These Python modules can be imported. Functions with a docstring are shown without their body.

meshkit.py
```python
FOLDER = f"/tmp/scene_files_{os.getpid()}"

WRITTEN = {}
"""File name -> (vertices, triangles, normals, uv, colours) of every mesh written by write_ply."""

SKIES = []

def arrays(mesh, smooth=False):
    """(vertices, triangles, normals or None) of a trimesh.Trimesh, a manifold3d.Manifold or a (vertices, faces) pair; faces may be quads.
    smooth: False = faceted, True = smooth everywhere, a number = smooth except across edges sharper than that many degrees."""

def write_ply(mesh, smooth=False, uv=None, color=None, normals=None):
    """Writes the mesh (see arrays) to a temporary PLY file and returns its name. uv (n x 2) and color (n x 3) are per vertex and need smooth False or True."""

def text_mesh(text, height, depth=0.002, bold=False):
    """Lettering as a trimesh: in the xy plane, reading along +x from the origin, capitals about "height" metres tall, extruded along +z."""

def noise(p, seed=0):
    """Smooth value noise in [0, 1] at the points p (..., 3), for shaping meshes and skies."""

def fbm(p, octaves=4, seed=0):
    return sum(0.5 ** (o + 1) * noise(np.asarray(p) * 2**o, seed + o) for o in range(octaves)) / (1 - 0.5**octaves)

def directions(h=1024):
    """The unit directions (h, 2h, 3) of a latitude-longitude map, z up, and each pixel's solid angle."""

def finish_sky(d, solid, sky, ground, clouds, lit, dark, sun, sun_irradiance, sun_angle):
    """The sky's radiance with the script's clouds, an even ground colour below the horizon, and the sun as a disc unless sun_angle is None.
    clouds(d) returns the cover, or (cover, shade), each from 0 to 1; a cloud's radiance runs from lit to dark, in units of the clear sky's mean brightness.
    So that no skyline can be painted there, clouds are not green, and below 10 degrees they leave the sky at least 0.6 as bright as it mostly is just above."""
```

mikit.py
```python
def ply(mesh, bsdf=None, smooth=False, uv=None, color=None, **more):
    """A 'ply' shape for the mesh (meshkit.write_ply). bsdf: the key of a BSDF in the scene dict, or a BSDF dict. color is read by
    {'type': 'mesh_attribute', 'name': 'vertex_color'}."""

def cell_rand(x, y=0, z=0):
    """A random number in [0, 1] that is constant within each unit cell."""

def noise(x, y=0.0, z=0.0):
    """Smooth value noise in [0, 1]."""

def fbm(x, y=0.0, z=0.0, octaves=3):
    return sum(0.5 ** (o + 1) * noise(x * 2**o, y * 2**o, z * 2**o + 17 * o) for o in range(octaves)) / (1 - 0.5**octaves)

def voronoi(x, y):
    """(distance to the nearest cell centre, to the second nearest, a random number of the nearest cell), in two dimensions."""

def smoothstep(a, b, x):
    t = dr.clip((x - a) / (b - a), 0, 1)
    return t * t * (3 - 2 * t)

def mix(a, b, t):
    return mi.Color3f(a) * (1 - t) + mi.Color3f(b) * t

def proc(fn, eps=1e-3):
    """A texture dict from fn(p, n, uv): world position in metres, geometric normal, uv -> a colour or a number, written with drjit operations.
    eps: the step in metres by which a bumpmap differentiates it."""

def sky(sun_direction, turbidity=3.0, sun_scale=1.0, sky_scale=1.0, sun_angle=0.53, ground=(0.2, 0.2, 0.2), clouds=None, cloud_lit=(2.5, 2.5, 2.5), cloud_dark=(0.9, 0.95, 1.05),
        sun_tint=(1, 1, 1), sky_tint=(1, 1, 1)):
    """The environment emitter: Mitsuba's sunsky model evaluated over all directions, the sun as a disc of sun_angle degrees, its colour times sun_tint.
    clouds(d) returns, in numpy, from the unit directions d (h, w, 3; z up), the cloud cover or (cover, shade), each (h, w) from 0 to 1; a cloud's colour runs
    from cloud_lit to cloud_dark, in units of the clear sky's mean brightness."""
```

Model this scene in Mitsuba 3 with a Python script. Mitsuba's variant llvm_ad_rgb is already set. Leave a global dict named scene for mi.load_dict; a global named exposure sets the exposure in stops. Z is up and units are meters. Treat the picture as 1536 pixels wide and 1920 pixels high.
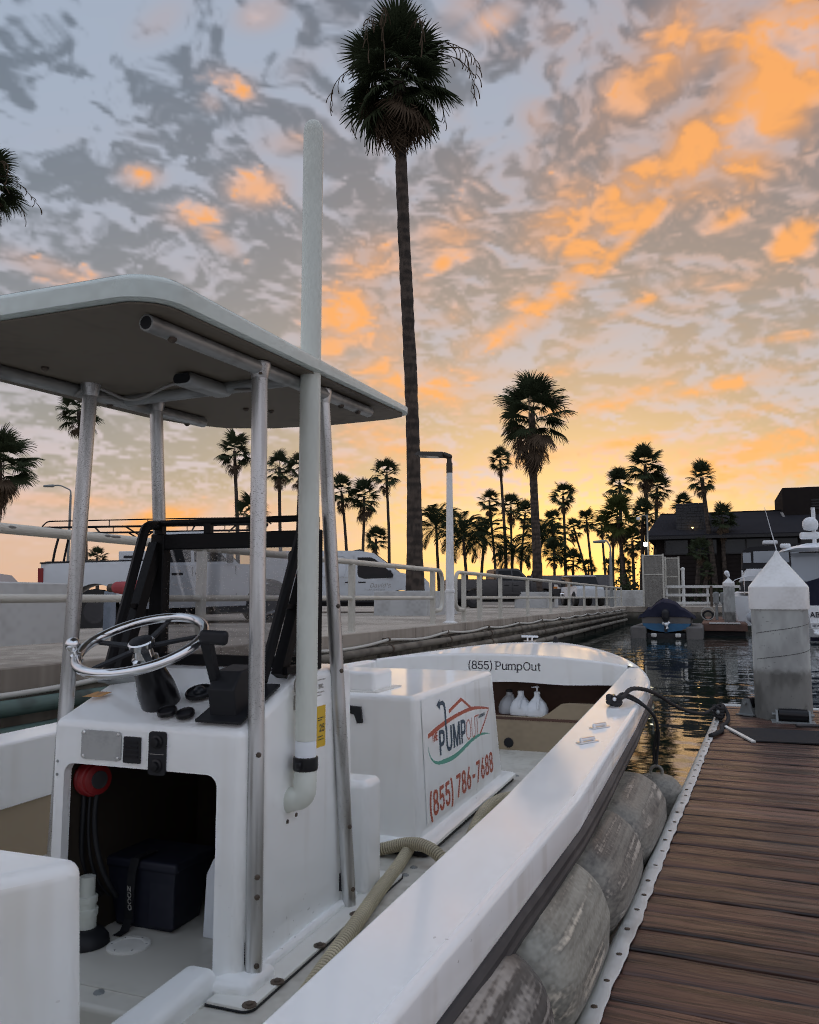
import math
import numpy as np, trimesh, mitsuba as mi, drjit as dr
import manifold3d as m3
from shapely.geometry import Polygon, LineString, box as sbox
from shapely import affinity
import mikit, meshkit
from mikit import proc, noise, fbm, mix, smoothstep, cell_rand

T = mi.ScalarTransform4f
scene, labels = {}, {}
# ------------------------------------------------------------------ camera, sky, exposure
# metres; x to starboard, y along the skiff's bow, z up from the water. The viewer stands on the floating dock.
HEAD, PITCH, EYE = math.radians(20.5), math.radians(5.95), (0.0, 0.0, 1.5)
_f = [-math.sin(HEAD) * math.cos(PITCH), math.cos(HEAD) * math.cos(PITCH), math.sin(PITCH)]
scene['camera'] = {'type': 'perspective', 'fov': 2 * math.degrees(math.atan(0.5)), 'fov_axis': 'x', 'near_clip': 0.05, 'far_clip': 3000.0,
                   'to_world': T().look_at(origin=list(EYE), target=[a + b for a, b in zip(EYE, _f)], up=[0, 0, 1])}
exposure = 1.92
LIT = [(6.5,32.7,3,2.7,45,1),(3.7,29.7,3.7,2.4,60,1),(-0.5,28,2.4,2,55,0.9),(-4.8,26.4,3.7,2,40,0.75),(-9.3,25.2,3,2,35,0.7),(-0.2,34.6,6,2.4,35,0.75),(-9.4,35.5,2.7,2.7,30,0.55),(-14.4,36.7,1.7,0.8,20,0.9),(-16.4,37.5,1.7,0.8,30,0.7),(4.6,33.6,2.4,1.5,30,1),(-4.1,24.4,3.7,0.5,45,0.95),(-8.2,23.2,1.3,0.8,20,0.9),(-9.7,20.7,3.7,0.7,38,0.95),(-13.2,18.3,3.7,0.8,30,0.9),(-5.2,24.2,1.7,0.5,10,0.9),(-25,19.4,1.8,2.2,60,1),(-23.5,22.6,2.4,1.7,40,0.7),(-17.3,24.6,2.4,1.7,20,0.6),(-11.2,31.3,1,1.3,60,0.7),(-18.1,22.8,0.7,0.5,30,0.8),(-26.2,17.3,1.3,1.3,50,0.8),(-31.5,36.7,1.3,0.7,20,0.9),(-38.6,35.5,1.8,0.8,40,0.6),(-33.3,32.8,1.5,0.7,-15,0.7),(-39.5,26.9,1.1,0.6,10,0.95),(-31.6,27,1.8,1,10,0.85),(-35.8,25,1.8,0.7,10,0.7),(-34,23.6,1.3,0.6,-30,0.7),(-44.5,20.5,3.4,0.7,-10,0.65),(-34.9,31.7,0.7,0.6,0,0.6),(-29.2,29.9,2,0.7,10,0.6),(-39.7,29,1.7,1.7,40,0.3),(-19.7,14.8,3.7,1.2,-10,0.95),(-22.3,10.8,4,1.3,-15,0.75),(-23.1,15.9,2.4,1,0,0.75),(-18.1,19.1,2,0.7,10,0.6),(-25.3,9.6,2,1.3,0,0.6),(-19.3,7.8,2,2,0,0.8),(-8,17.3,3,0.5,12,0.55),(-4.7,19.3,1.7,0.4,20,0.8),(-9.5,15.6,4,0.5,10,0.6),(0.7,13.8,3.7,0.5,8,0.85),(-5.2,13.4,3,0.5,14,0.8),(5.3,16.3,1.7,0.3,0,0.8),(5.6,22.1,1.3,0.8,40,0.85),(1.8,24.1,1.3,0.6,25,0.6),(4.2,13.6,2,0.3,0,0.6),(-3.2,9.1,3,0.7,14,0.5),(2.1,9.3,3.7,0.7,16,0.9),(4.6,8.4,3,0.5,10,0.85),(0.1,7.5,4,0.7,8,0.75),(5.3,9.7,2.4,0.5,8,0.7),(3.3,7.3,3.4,0.5,5,0.7),(-36.5,7.5,4,1,0,0.35),(-43.5,6.2,5,0.5,0,0.55),(-23,5.9,5,1.3,0,0.5),(-37.2,5.3,2.4,0.8,20,0.9),(-31.2,6.2,2,0.8,0,0.55),(-45.9,17.4,6.7,1,0,0.2),(-12.4,20.4,1.3,0.5,20,0.7),(-2.5,20.3,2.7,0.5,10,0.5),(-11,12.8,4.4,0.6,6,0.6),(-5.7,32,4,3,40,0.5),(-11.5,28,2.7,2.4,40,0.45),(-6.7,35.5,2.4,2,40,0.55),(-15.3,28.2,2,1.7,20,0.35),(-20.8,20.5,2,1.7,30,0.6),(-22.3,17.7,2,2,30,0.7),(0.2,19.3,3,0.5,15,0.5),(-7,13,2.7,0.4,8,0.8),(2.9,12,2.7,0.4,8,0.6),(-15.5,15.5,2.7,0.8,-5,0.7),(-16.2,17.7,1.7,0.8,20,0.6),(-28.7,34.1,1.3,0.7,20,0.4),(-44.2,28.3,2,0.7,10,0.3),(-11.8,9.6,3.4,0.5,4,0.6),(-5.3,10.4,2.7,0.4,8,0.7),(-1.6,6.3,3.7,0.5,4,0.7)]
def smooth(a, b, x):
    t = np.clip((x - a) / (b - a), 0, 1)
    return t * t * (3 - 2 * t)
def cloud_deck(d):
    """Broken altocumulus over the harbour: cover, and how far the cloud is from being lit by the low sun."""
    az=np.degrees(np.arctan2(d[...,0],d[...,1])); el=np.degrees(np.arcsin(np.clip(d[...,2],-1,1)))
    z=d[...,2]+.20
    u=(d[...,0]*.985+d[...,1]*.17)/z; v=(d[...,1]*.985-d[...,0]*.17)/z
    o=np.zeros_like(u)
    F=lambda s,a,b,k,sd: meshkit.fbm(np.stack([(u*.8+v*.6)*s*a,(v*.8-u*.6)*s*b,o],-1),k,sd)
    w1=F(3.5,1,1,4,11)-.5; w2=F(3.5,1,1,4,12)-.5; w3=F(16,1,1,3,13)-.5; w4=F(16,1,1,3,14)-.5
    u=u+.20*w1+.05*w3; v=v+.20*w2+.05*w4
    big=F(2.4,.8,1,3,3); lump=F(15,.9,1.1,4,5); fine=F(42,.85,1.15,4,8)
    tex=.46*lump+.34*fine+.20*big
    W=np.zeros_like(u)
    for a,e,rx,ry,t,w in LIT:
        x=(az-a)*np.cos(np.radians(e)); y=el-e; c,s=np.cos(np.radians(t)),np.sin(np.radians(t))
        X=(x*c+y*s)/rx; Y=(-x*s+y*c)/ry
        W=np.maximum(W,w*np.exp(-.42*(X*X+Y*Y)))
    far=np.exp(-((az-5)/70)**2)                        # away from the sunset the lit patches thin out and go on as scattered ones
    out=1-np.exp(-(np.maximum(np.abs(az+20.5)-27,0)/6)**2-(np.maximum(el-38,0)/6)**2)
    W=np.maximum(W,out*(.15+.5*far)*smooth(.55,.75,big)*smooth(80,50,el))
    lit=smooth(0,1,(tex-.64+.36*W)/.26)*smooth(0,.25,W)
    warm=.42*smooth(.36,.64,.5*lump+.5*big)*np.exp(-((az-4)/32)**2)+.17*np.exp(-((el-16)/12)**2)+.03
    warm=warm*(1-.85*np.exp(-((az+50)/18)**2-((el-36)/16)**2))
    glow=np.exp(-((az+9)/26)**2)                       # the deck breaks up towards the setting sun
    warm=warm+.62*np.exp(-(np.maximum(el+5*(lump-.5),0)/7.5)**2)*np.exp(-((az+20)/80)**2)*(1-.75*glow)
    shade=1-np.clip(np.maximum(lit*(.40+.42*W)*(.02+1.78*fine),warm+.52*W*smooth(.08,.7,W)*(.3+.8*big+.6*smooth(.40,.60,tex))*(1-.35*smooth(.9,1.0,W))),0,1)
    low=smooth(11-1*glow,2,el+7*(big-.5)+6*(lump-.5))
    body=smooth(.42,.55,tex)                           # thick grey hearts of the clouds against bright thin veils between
    west=np.exp(-(np.maximum(np.abs(az+12)-48,0)/22)**2)   # darkens the sky in view; the unseen sky stays brighter to light the skiff
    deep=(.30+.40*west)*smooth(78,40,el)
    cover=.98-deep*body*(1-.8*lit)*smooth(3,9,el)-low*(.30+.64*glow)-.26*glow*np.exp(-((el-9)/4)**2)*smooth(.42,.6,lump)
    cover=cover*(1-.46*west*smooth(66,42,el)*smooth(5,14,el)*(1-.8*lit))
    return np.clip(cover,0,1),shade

_a = math.radians(-9.0)
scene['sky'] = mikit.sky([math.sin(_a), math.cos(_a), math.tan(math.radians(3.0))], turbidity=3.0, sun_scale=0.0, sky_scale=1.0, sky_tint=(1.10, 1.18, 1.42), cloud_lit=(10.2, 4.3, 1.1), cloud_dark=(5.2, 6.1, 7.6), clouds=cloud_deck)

# ------------------------------------------------------------------ helpers
def numbered(key):
    if key not in scene and key not in labels and key not in _used:
        _used.add(key); return key
    i = 1
    while f'{key}_{i:03d}' in _used or f'{key}_{i:03d}' in scene: i += 1
    key = f'{key}_{i:03d}'; _used.add(key)
    return key
_used = set()
def tag(key, label=None, cat=None, group=None, kind=None):
    d = labels.setdefault(key, {})
    for k, v in (('label', label), ('category', cat), ('group', group), ('kind', kind)):
        if v: d[k] = v
    return key
def thing(name, label, cat, group=None):
    return tag(numbered(name), label, cat, group)
def put(parent, name, mesh, mat, smooth=False, to=None, label=None, kind=None):
    """One mesh (or a ready ply dict) as one entry of the scene; under a thing or a part when parent is given."""
    key = numbered(parent + '__' + name if parent else name)
    d = dict(mesh) if isinstance(mesh, dict) else mikit.ply(mesh, mat, smooth)
    if to is not None: d['to_world'] = to
    scene[key] = d
    if label or kind: tag(key, label, kind=kind)
    return key
def cat(*ms):
    ms = [m for m in ms if m is not None]
    return trimesh.util.concatenate([tm(m) for m in ms])
def tm(m):
    if isinstance(m, m3.Manifold):
        q = m.to_mesh(); return trimesh.Trimesh(q.vert_properties[:, :3], q.tri_verts, process=False)
    if isinstance(m, tuple):
        return trimesh.Trimesh(*meshkit.arrays(m)[:2], process=False)
    return m
def xf(m, loc=(0, 0, 0), rot=None, scale=None):
    """rot: (axis, degrees) applied before the move."""
    m = tm(m).copy()
    if scale is not None: m.apply_scale(scale)
    for ax, an in ([rot] if rot and not isinstance(rot, list) else rot or []):
        m.apply_transform(trimesh.transformations.rotation_matrix(math.radians(an), {'x': (1, 0, 0), 'y': (0, 1, 0), 'z': (0, 0, 1)}[ax]))
    m.apply_translation(loc); return m
def hull(pts):
    return m3.Manifold.hull_points(np.asarray(pts, float))
_S = trimesh.creation.icosphere(subdivisions=2).vertices
_S1 = trimesh.creation.icosphere(subdivisions=1).vertices
def balls(pts, r, fine=True):
    S = _S if fine else _S1
    return hull(np.vstack([np.asarray(p, float) + S * (r if np.isscalar(r) else r[i]) for i, p in enumerate(pts)]))
def rbox(x0, x1, y0, y1, z0, z1, r=0.01, fine=True):
    r = min(r, .499 * min(x1 - x0, y1 - y0, z1 - z0))
    return balls([(x, y, z) for x in (x0 + r, x1 - r) for y in (y0 + r, y1 - r) for z in (z0 + r, z1 - r)], r, fine)
def cbox(x0, x1, y0, y1, z0, z1, c=0.004):
    """A box with chamfered edges, 44 triangles."""
    p = []
    for x, sx in ((x0, 1), (x1, -1)):
        for y, sy in ((y0, 1), (y1, -1)):
            for z, sz in ((z0, 1), (z1, -1)):
                p += [(x, y + sy * c, z + sz * c), (x + sx * c, y, z + sz * c), (x + sx * c, y + sy * c, z)]
    return hull(p)
def bx(x0, x1, y0, y1, z0, z1):
    return trimesh.creation.box(bounds=[(x0, y0, z0), (x1, y1, z1)])
def prism(poly, h, frame=None):
    """A shapely polygon (or ring of points) extruded; frame = (origin, ex, ey): the polygon lies in ex, ey and grows along ex x ey."""
    g = poly if hasattr(poly, 'geom_type') else Polygon(poly)
    gs = [q for q in getattr(g, 'geoms', [g]) if q.area > 1e-9]
    m = trimesh.util.concatenate([trimesh.creation.extrude_polygon(q, h, engine='earcut') for q in gs])
    return into(m, frame) if frame else m
def into(m, frame):
    o, ex, ey = (np.asarray(a, float) for a in frame)
    M = np.eye(4); M[:3, 0], M[:3, 1], M[:3, 2], M[:3, 3] = ex, ey, np.cross(ex, ey), o
    m = m.copy(); m.apply_transform(M); return m
def loft(rings, closed=True, caps=True):
    """Rings of equal length joined by quads."""
    R = np.asarray(rings, float); n, k = R.shape[:2]
    i, j = np.meshgrid(np.arange(n - 1), np.arange(k if closed else k - 1), indexing='ij')
    a, b = i * k + j, i * k + (j + 1) % k
    q = np.stack([a, b, b + k, a + k], -1).reshape(-1, 4)
    f = np.vstack([q[:, [0, 1, 2]], q[:, [0, 2, 3]]]); v = R.reshape(-1, 3)
    if closed and caps:
        for ring, flip in ((0, True), (n - 1, False)):
            c = len(v); v = np.vstack([v, R[ring].mean(0)])
            t = np.stack([ring * k + np.arange(k), ring * k + (np.arange(k) + 1) % k, np.full(k, c)], 1)
            f = np.vstack([f, t[:, ::-1] if flip else t])
    return trimesh.Trimesh(v, f, process=False)
def frames(p, closed=False):
    p = np.asarray(p, float)
    t = (np.roll(p, -1, 0) - np.roll(p, 1, 0)) if closed else np.gradient(p, axis=0)
    t /= np.linalg.norm(t, axis=1, keepdims=True) + 1e-12
    u = np.cross(t[0], (0, 0, 1) if abs(t[0][2]) < .9 else (1, 0, 0)); u /= np.linalg.norm(u)
    U = []
    for k in t:
        u = u - k * (u @ k); u /= np.linalg.norm(u); U.append(u.copy())
    U = np.array(U); return t, U, np.cross(t, U)
def tube(p, r, n=12, closed=False, caps=True):
    p = np.asarray(p, float); t, U, V = frames(p, closed)
    r = np.broadcast_to(r, (len(p),))[:, None, None]; a = np.arange(n) * 2 * np.pi / n
    R = p[:, None] + r * (np.cos(a)[None, :, None] * U[:, None] + np.sin(a)[None, :, None] * V[:, None])
    if closed: R = np.concatenate([R, R[:1]])
    return loft(R, True, caps and not closed)
def bend(pts, r, n=5):
    """The polyline with its corners rounded."""
    pts = [np.asarray(p, float) for p in pts]; out = [pts[0]]
    for a, b, c in zip(pts, pts[1:], pts[2:]):
        u, w = a - b, c - b; lu, lw = np.linalg.norm(u), np.linalg.norm(w); k = min(r, .45 * lu, .45 * lw)
        A, B = b + u / lu * k, b + w / lw * k
        out += [(1 - t) ** 2 * A + 2 * t * (1 - t) * b + t * t * B for t in np.linspace(0, 1, n)]
    return np.array(out + [pts[-1]])
def spline(pts, n=40):
    from scipy.interpolate import CubicSpline
    p = np.asarray(pts, float); s = np.r_[0, np.cumsum(np.linalg.norm(np.diff(p, axis=0), axis=1))]
    return CubicSpline(s, p)(np.linspace(0, s[-1], n))
def rod(a, b, r, n=12, r2=None):
    return tube([a, b], [r, r if r2 is None else r2], n)
def lathe(prof, n=24, loc=(0, 0, 0), axis=(0, 0, 1)):
    """(radius, height) pairs turned about an axis."""
    a = np.arange(n) * 2 * np.pi / n; z = np.asarray(axis, float); z = z / np.linalg.norm(z)
    x = np.cross(z, (0, 1, 0) if abs(z[1]) < .9 else (1, 0, 0)); x /= np.linalg.norm(x); y = np.cross(z, x)
    R = [[np.asarray(loc) + r * (math.cos(t) * x + math.sin(t) * y) + h * z for t in a] for r, h in prof]
    return loft(R)
def jitter(m, amp, s, seed=0):
    m = tm(m).copy(); v = m.vertices
    d = np.stack([meshkit.fbm(v * s, 3, seed + k) - .5 for k in range(3)], -1) * 2 * amp
    m.vertices = v + d; return m
def rrect(w, h, r, cx=0, cy=0):
    return sbox(cx - w / 2 + r, cy - h / 2 + r, cx + w / 2 - r, cy + h / 2 - r).buffer(r, quad_segs=6)
def text(s, height, frame, depth=.0015, bold=False, wscale=1.0, slant=0.0):
    m = meshkit.text_mesh(s, height, depth, bold).copy(); v = m.vertices.copy()
    v[:, 0] = v[:, 0] * wscale + slant * v[:, 1]; m.vertices = v
    return into(m, frame)
def rot_to(d, roll=0.0):
    """Matrix whose x axis points along d, z as far up as it can, then rolled about x."""
    x = np.asarray(d, float) / np.linalg.norm(d); y = np.cross((0, 0, 1), x)
    y = np.array((0, 1, 0.)) if np.linalg.norm(y) < 1e-3 else y / np.linalg.norm(y); z = np.cross(x, y)
    c, s = math.cos(roll), math.sin(roll); M = np.eye(4)
    M[:3, 0], M[:3, 1], M[:3, 2] = x, c * y + s * z, c * z - s * y
    return M
def solid(m):
    m = tm(m); return m3.Manifold(m3.Mesh(np.asarray(m.vertices, np.float32), np.asarray(m.faces, np.uint32)))

# ------------------------------------------------------------------ materials
def mat(name, **k):
    bump = k.pop('bump', None); d = {'type': 'principled'}
    for a, b in k.items():
        if a in ('base_color',) and isinstance(b, (tuple, list)): b = {'type': 'rgb', 'value': list(b)}
        elif callable(b): b = proc(b)
        d[a] = b
    if bump: d = {'type': 'bumpmap', 'arbitrary': proc(bump[0], bump[2] if len(bump) > 2 else 1e-3), 'scale': bump[1], 'bsdf': d}
    scene[name] = {'type': 'twosided', 'bsdf': d}
def grime(base, dirt, s=3.0, amount=.5, fine=40.0):
    base, dirt = list(base), list(dirt)
    def fn(p, n, uv):
        a = fbm(p.x * s, p.y * s, p.z * s * .5, 3); b = noise(p.x * fine, p.y * fine, p.z * fine)
        return mix(base, dirt, amount * smoothstep(.42, .78, a * .8 + b * .2))
    return fn
def gel(p, n, uv):
    streak = fbm(p.x * 14, p.y * 14, p.z * 1.2, 3) * smoothstep(.6, .1, dr.abs(n.z))
    speck = smoothstep(.90, .94, noise(p.x * 90, p.y * 90, p.z * 90)) * smoothstep(.6, .75, fbm(p.x * 3, p.y * 3, p.z * 3, 2))
    c = mix((.82, .835, .825), (.58, .55, .48), .38 * smoothstep(.5, .85, streak) + .25 * smoothstep(.5, .8, fbm(p.x * 2.2, p.y * 2.2, p.z * 2.2, 3)))
    return mix(c, (.20, .17, .14), .5 * speck)
mat('gelcoat', base_color=gel, roughness=.10, specular=.6, clearcoat=.6, clearcoat_gloss=.96)
mat('gelcoat_matt', base_color=grime((.66, .66, .62), (.40, .37, .31), 2.5, .5), roughness=.42)
mat('gelcoat_deck', base_color=grime((.50, .49, .44), (.27, .25, .20), 3, .55), roughness=.4)
mat('gelcoat_tan', base_color=grime((.34, .27, .18), (.20, .15, .10), 2, .5), roughness=.5)
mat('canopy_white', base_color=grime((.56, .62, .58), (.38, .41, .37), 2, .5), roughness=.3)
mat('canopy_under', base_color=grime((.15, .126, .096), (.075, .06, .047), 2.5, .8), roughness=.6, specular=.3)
def pitted(p, n, uv):
    a = noise(p.x * 420, p.y * 420, p.z * 330); b = fbm(p.x * 9, p.y * 9, p.z * 4, 3); s = fbm(p.x * 60, p.y * 60, p.z * 3, 2)
    return mix(mix((.62, .63, .63), (.42, .42, .41), smoothstep(.4, .7, s)), (.16, .155, .15), smoothstep(.66, .8, a) * smoothstep(.4, .65, b) * .75)
mat('aluminium', base_color=pitted, metallic=.85, roughness=.32)
mat('aluminium_dull', base_color=grime((.36, .37, .36), (.15, .15, .14), 12, .7), metallic=.5, roughness=.45)
mat('plate_metal', base_color=grime((.42, .43, .42), (.30, .31, .31), 30, .6, 200), metallic=.4, roughness=.5)
mat('chrome', base_color=(.82, .83, .84), metallic=1.0, roughness=.07)
mat('black_gloss', base_color=(.010, .010, .012), roughness=.25, specular=.3)
mat('black_plastic', base_color=grime((.016, .017, .02), (.03, .03, .032), 20, .4), roughness=.45, specular=.25)
mat('black_frame', base_color=(.007, .007, .008), roughness=.45, specular=.15)
mat('navy_vinyl', base_color=grime((.008, .010, .022), (.02, .022, .035), 8, .5), roughness=.55)
mat('grey_print', base_color=(.30, .29, .27), roughness=.6)
mat('navy_print', base_color=(.030, .060, .095), roughness=.45)
mat('red_print', base_color=(.42, .095, .055), roughness=.45)
mat('teal_print', base_color=(.10, .34, .26), roughness=.45)
mat('yellow_label', base_color=(.62, .40, .02), roughness=.4)
mat('orange_label', base_color=grime((.50, .25, .07), (.30, .17, .08), 60, .8), roughness=.5)
mat('black_ink', base_color=(.012, .014, .02), roughness=.5)
mat('pvc', base_color=grime((.60, .63, .57), (.42, .43, .38), 4, .5, 9), roughness=.33)
mat('red_plastic', base_color=(.20, .009, .011), roughness=.4)
mat('red_canvas', base_color=grime((.36, .055, .06), (.22, .03, .035), 6, .6), roughness=.7)
mat('white_plastic', base_color=(.74, .78, .82), roughness=.35)
mat('clear_plastic', base_color=(.38, .40, .42), roughness=.25, spec_trans=.0)
def hosec(p, n, uv):
    return mix((.42, .38, .25), (.26, .22, .14), smoothstep(.4, .8, fbm(p.x * 6, p.y * 6, p.z * 6, 3)))
scene['hose'] = {'type': 'twosided', 'bsdf': {'type': 'principled', 'base_color': {'type': 'mesh_attribute', 'name': 'vertex_color'}, 'roughness': .5}}
mat('rubber', base_color=grime((.030, .030, .033), (.085, .08, .078), 5, .6), roughness=.5)
mat('rope', base_color=grime((.014, .014, .016), (.035, .032, .03), 60, .6), roughness=.8)
def fend(base, dark, light, k):
    def fn(p, n, uv):
        along = fbm(p.x * 62 + k, p.y * 1.3 + k, p.z * 62, 3); wide = noise(p.x * 21 + k, p.y * .8, p.z * 21); blot = fbm(p.x * 7, p.y * 5 + k, p.z * 7, 3); fine = noise(p.x * 120, p.y * 90, p.z * 120)
        c = mix(base, dark, smoothstep(.36, .66, .30 * blot + .40 * along + .30 * wide))
        c = mix(c, light, .85 * smoothstep(.50, .70, along * .55 + wide * .35 + fine * .10) * smoothstep(.25, .6, blot))
        return c * (.80 + .4 * fine)
    return fn
mat('fender_grey', base_color=fend((.22, .21, .18), (.065, .06, .055), (.50, .46, .39), 0), roughness=.48)
mat('fender_dark', base_color=fend((.10, .10, .095), (.028, .026, .025), (.34, .32, .29), 7), roughness=.45)
mat('fender_pale', base_color=fend((.30, .295, .25), (.11, .108, .092), (.58, .53, .43), 13), roughness=.48)
def wood(base, dark, k):
    def fn(p, n, uv):
        x, y = p.x * .9986 - p.y * .0536, p.y * .9986 + p.x * .0536
        g = fbm(x * 2.2 + k * 7, y * 60 + 2.5 * noise(x * 1.5, y * 4, k), k, 4); h = noise(x * 9, y * 210, k); r = cell_rand(dr.floor((y - .01) / .16), k)
        c = mix(base, dark, smoothstep(.36, .66, .7 * g + .3 * h)); c = mix(c, (.17, .118, .092), .45 * smoothstep(.55, .8, fbm(x * .8, y * 9, 3 + k, 3)))
        return c * (.56 + .85 * r)
    return fn
def grain(p, n, uv):
    x, y = p.x * .9986 - p.y * .0536, p.y * .9986 + p.x * .0536
    return fbm(x * 2.5, y * 75 + 2.5 * noise(x * 1.5, y * 4), 0, 3) + .5 * noise(x * 7, y * 230)
mat('plank', base_color=wood((.108, .054, .040), (.020, .0105, .0085), 0), roughness=.33, specular=.45, bump=(grain, .0022, 2e-3))
mat('timber', base_color=grime((.11, .055, .038), (.05, .03, .022), 3, .6), roughness=.6)
mat('vinyl_strip', base_color=grime((.56, .57, .55), (.32, .31, .28), 8, .6), roughness=.4)
mat('rust', base_color=grime((.10, .075, .055), (.03, .025, .022), 60, .8), roughness=.6, metallic=.3)
mat('galvanised', base_color=grime((.26, .28, .28), (.16, .17, .17), 10, .6), metallic=.4, roughness=.5)
def pilec(p, n, uv):
    wet = smoothstep(.90 + .05 * fbm(p.x * 16, p.y * 16, p.z * 16, 3), .84, p.z - .03 * noise(p.x * 40, p.y * 40, p.z * 40) + .0)
    a = fbm(p.x * 7, p.y * 7, p.z * 3, 4); pit = smoothstep(.86, .93, noise(p.x * 60, p.y * 60, p.z * 60))
    c = mix((.42, .44, .42), (.30, .31, .30), smoothstep(.4, .7, a))
    c = mix(c, mix((.20, .20, .185), (.115, .115, .105), smoothstep(.4, .65, a)), wet)
    return mix(c, (.07, .07, .065), .4 * pit)
mat('pile_concrete', base_color=pilec, roughness=.8)
mat('pile_cap', base_color=grime((.74, .75, .74), (.46, .45, .42), 5, .45, 60), roughness=.4)
def quayc(p, n, uv):
    a = fbm(p.x * .6, p.y * .6, 0, 4); b = fbm(p.x * 9, p.y * 9, 0, 3)
    j = smoothstep(.03, .012, dr.abs(p.y / 3 - dr.floor(p.y / 3) - .5) * 3) * .4
    c = mix((.34, .30, .25), (.19, .165, .135), smoothstep(.35, .7, .65 * a + .35 * b))
    return c * (1 - j)
mat('quay_concrete', base_color=quayc, roughness=.85)
def wallc(p, n, uv):
    a = fbm(p.x * 2, p.y * 1.2, p.z * 5, 4); st = fbm(p.y * 6, p.x * 6, p.z * .8, 3)
    c = mix((.20, .185, .15), (.075, .068, .055), smoothstep(.35, .65, .5 * a + .5 * st))
    return mix((.030, .032, .024), c, smoothstep(.25, .62, p.z + .25 * a - .1))
mat('seawall', base_color=wallc, roughness=.8)
mat('rail_paint', base_color=grime((.50, .49, .43), (.36, .34, .28), 5, .5), roughness=.4)
mat('white_rail', base_color=grime((.66, .67, .64), (.5, .5, .46), 3, .4), roughness=.5)
mat('chipped', base_color=(.16, .15, .14), roughness=.7)
mat('plaster', base_color=grime((.47, .48, .47), (.27, .265, .25), 1.6, .7, 14), roughness=.8)
def pipec(p, n, uv):      # patina green on the old run, plain grey brown where it was renewed farther along
    a = fbm(p.x * 4, p.y * 4, p.z * 4, 3)
    return mix(mix((.075, .125, .11), (.035, .05, .045), smoothstep(.35, .7, a)), mix((.15, .14, .115), (.075, .07, .058), smoothstep(.35, .7, a)), smoothstep(7, 10, p.y))
mat('pipe_green', base_color=pipec, roughness=.6)
mat('pipe_grey', base_color=grime((.20, .19, .16), (.10, .095, .08), 3, .7), roughness=.6)
mat('pipe_white', base_color=(.46, .46, .42), roughness=.5)
mat('lamp_bronze', base_color=(.035, .028, .022), roughness=.4, metallic=.3)
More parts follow.
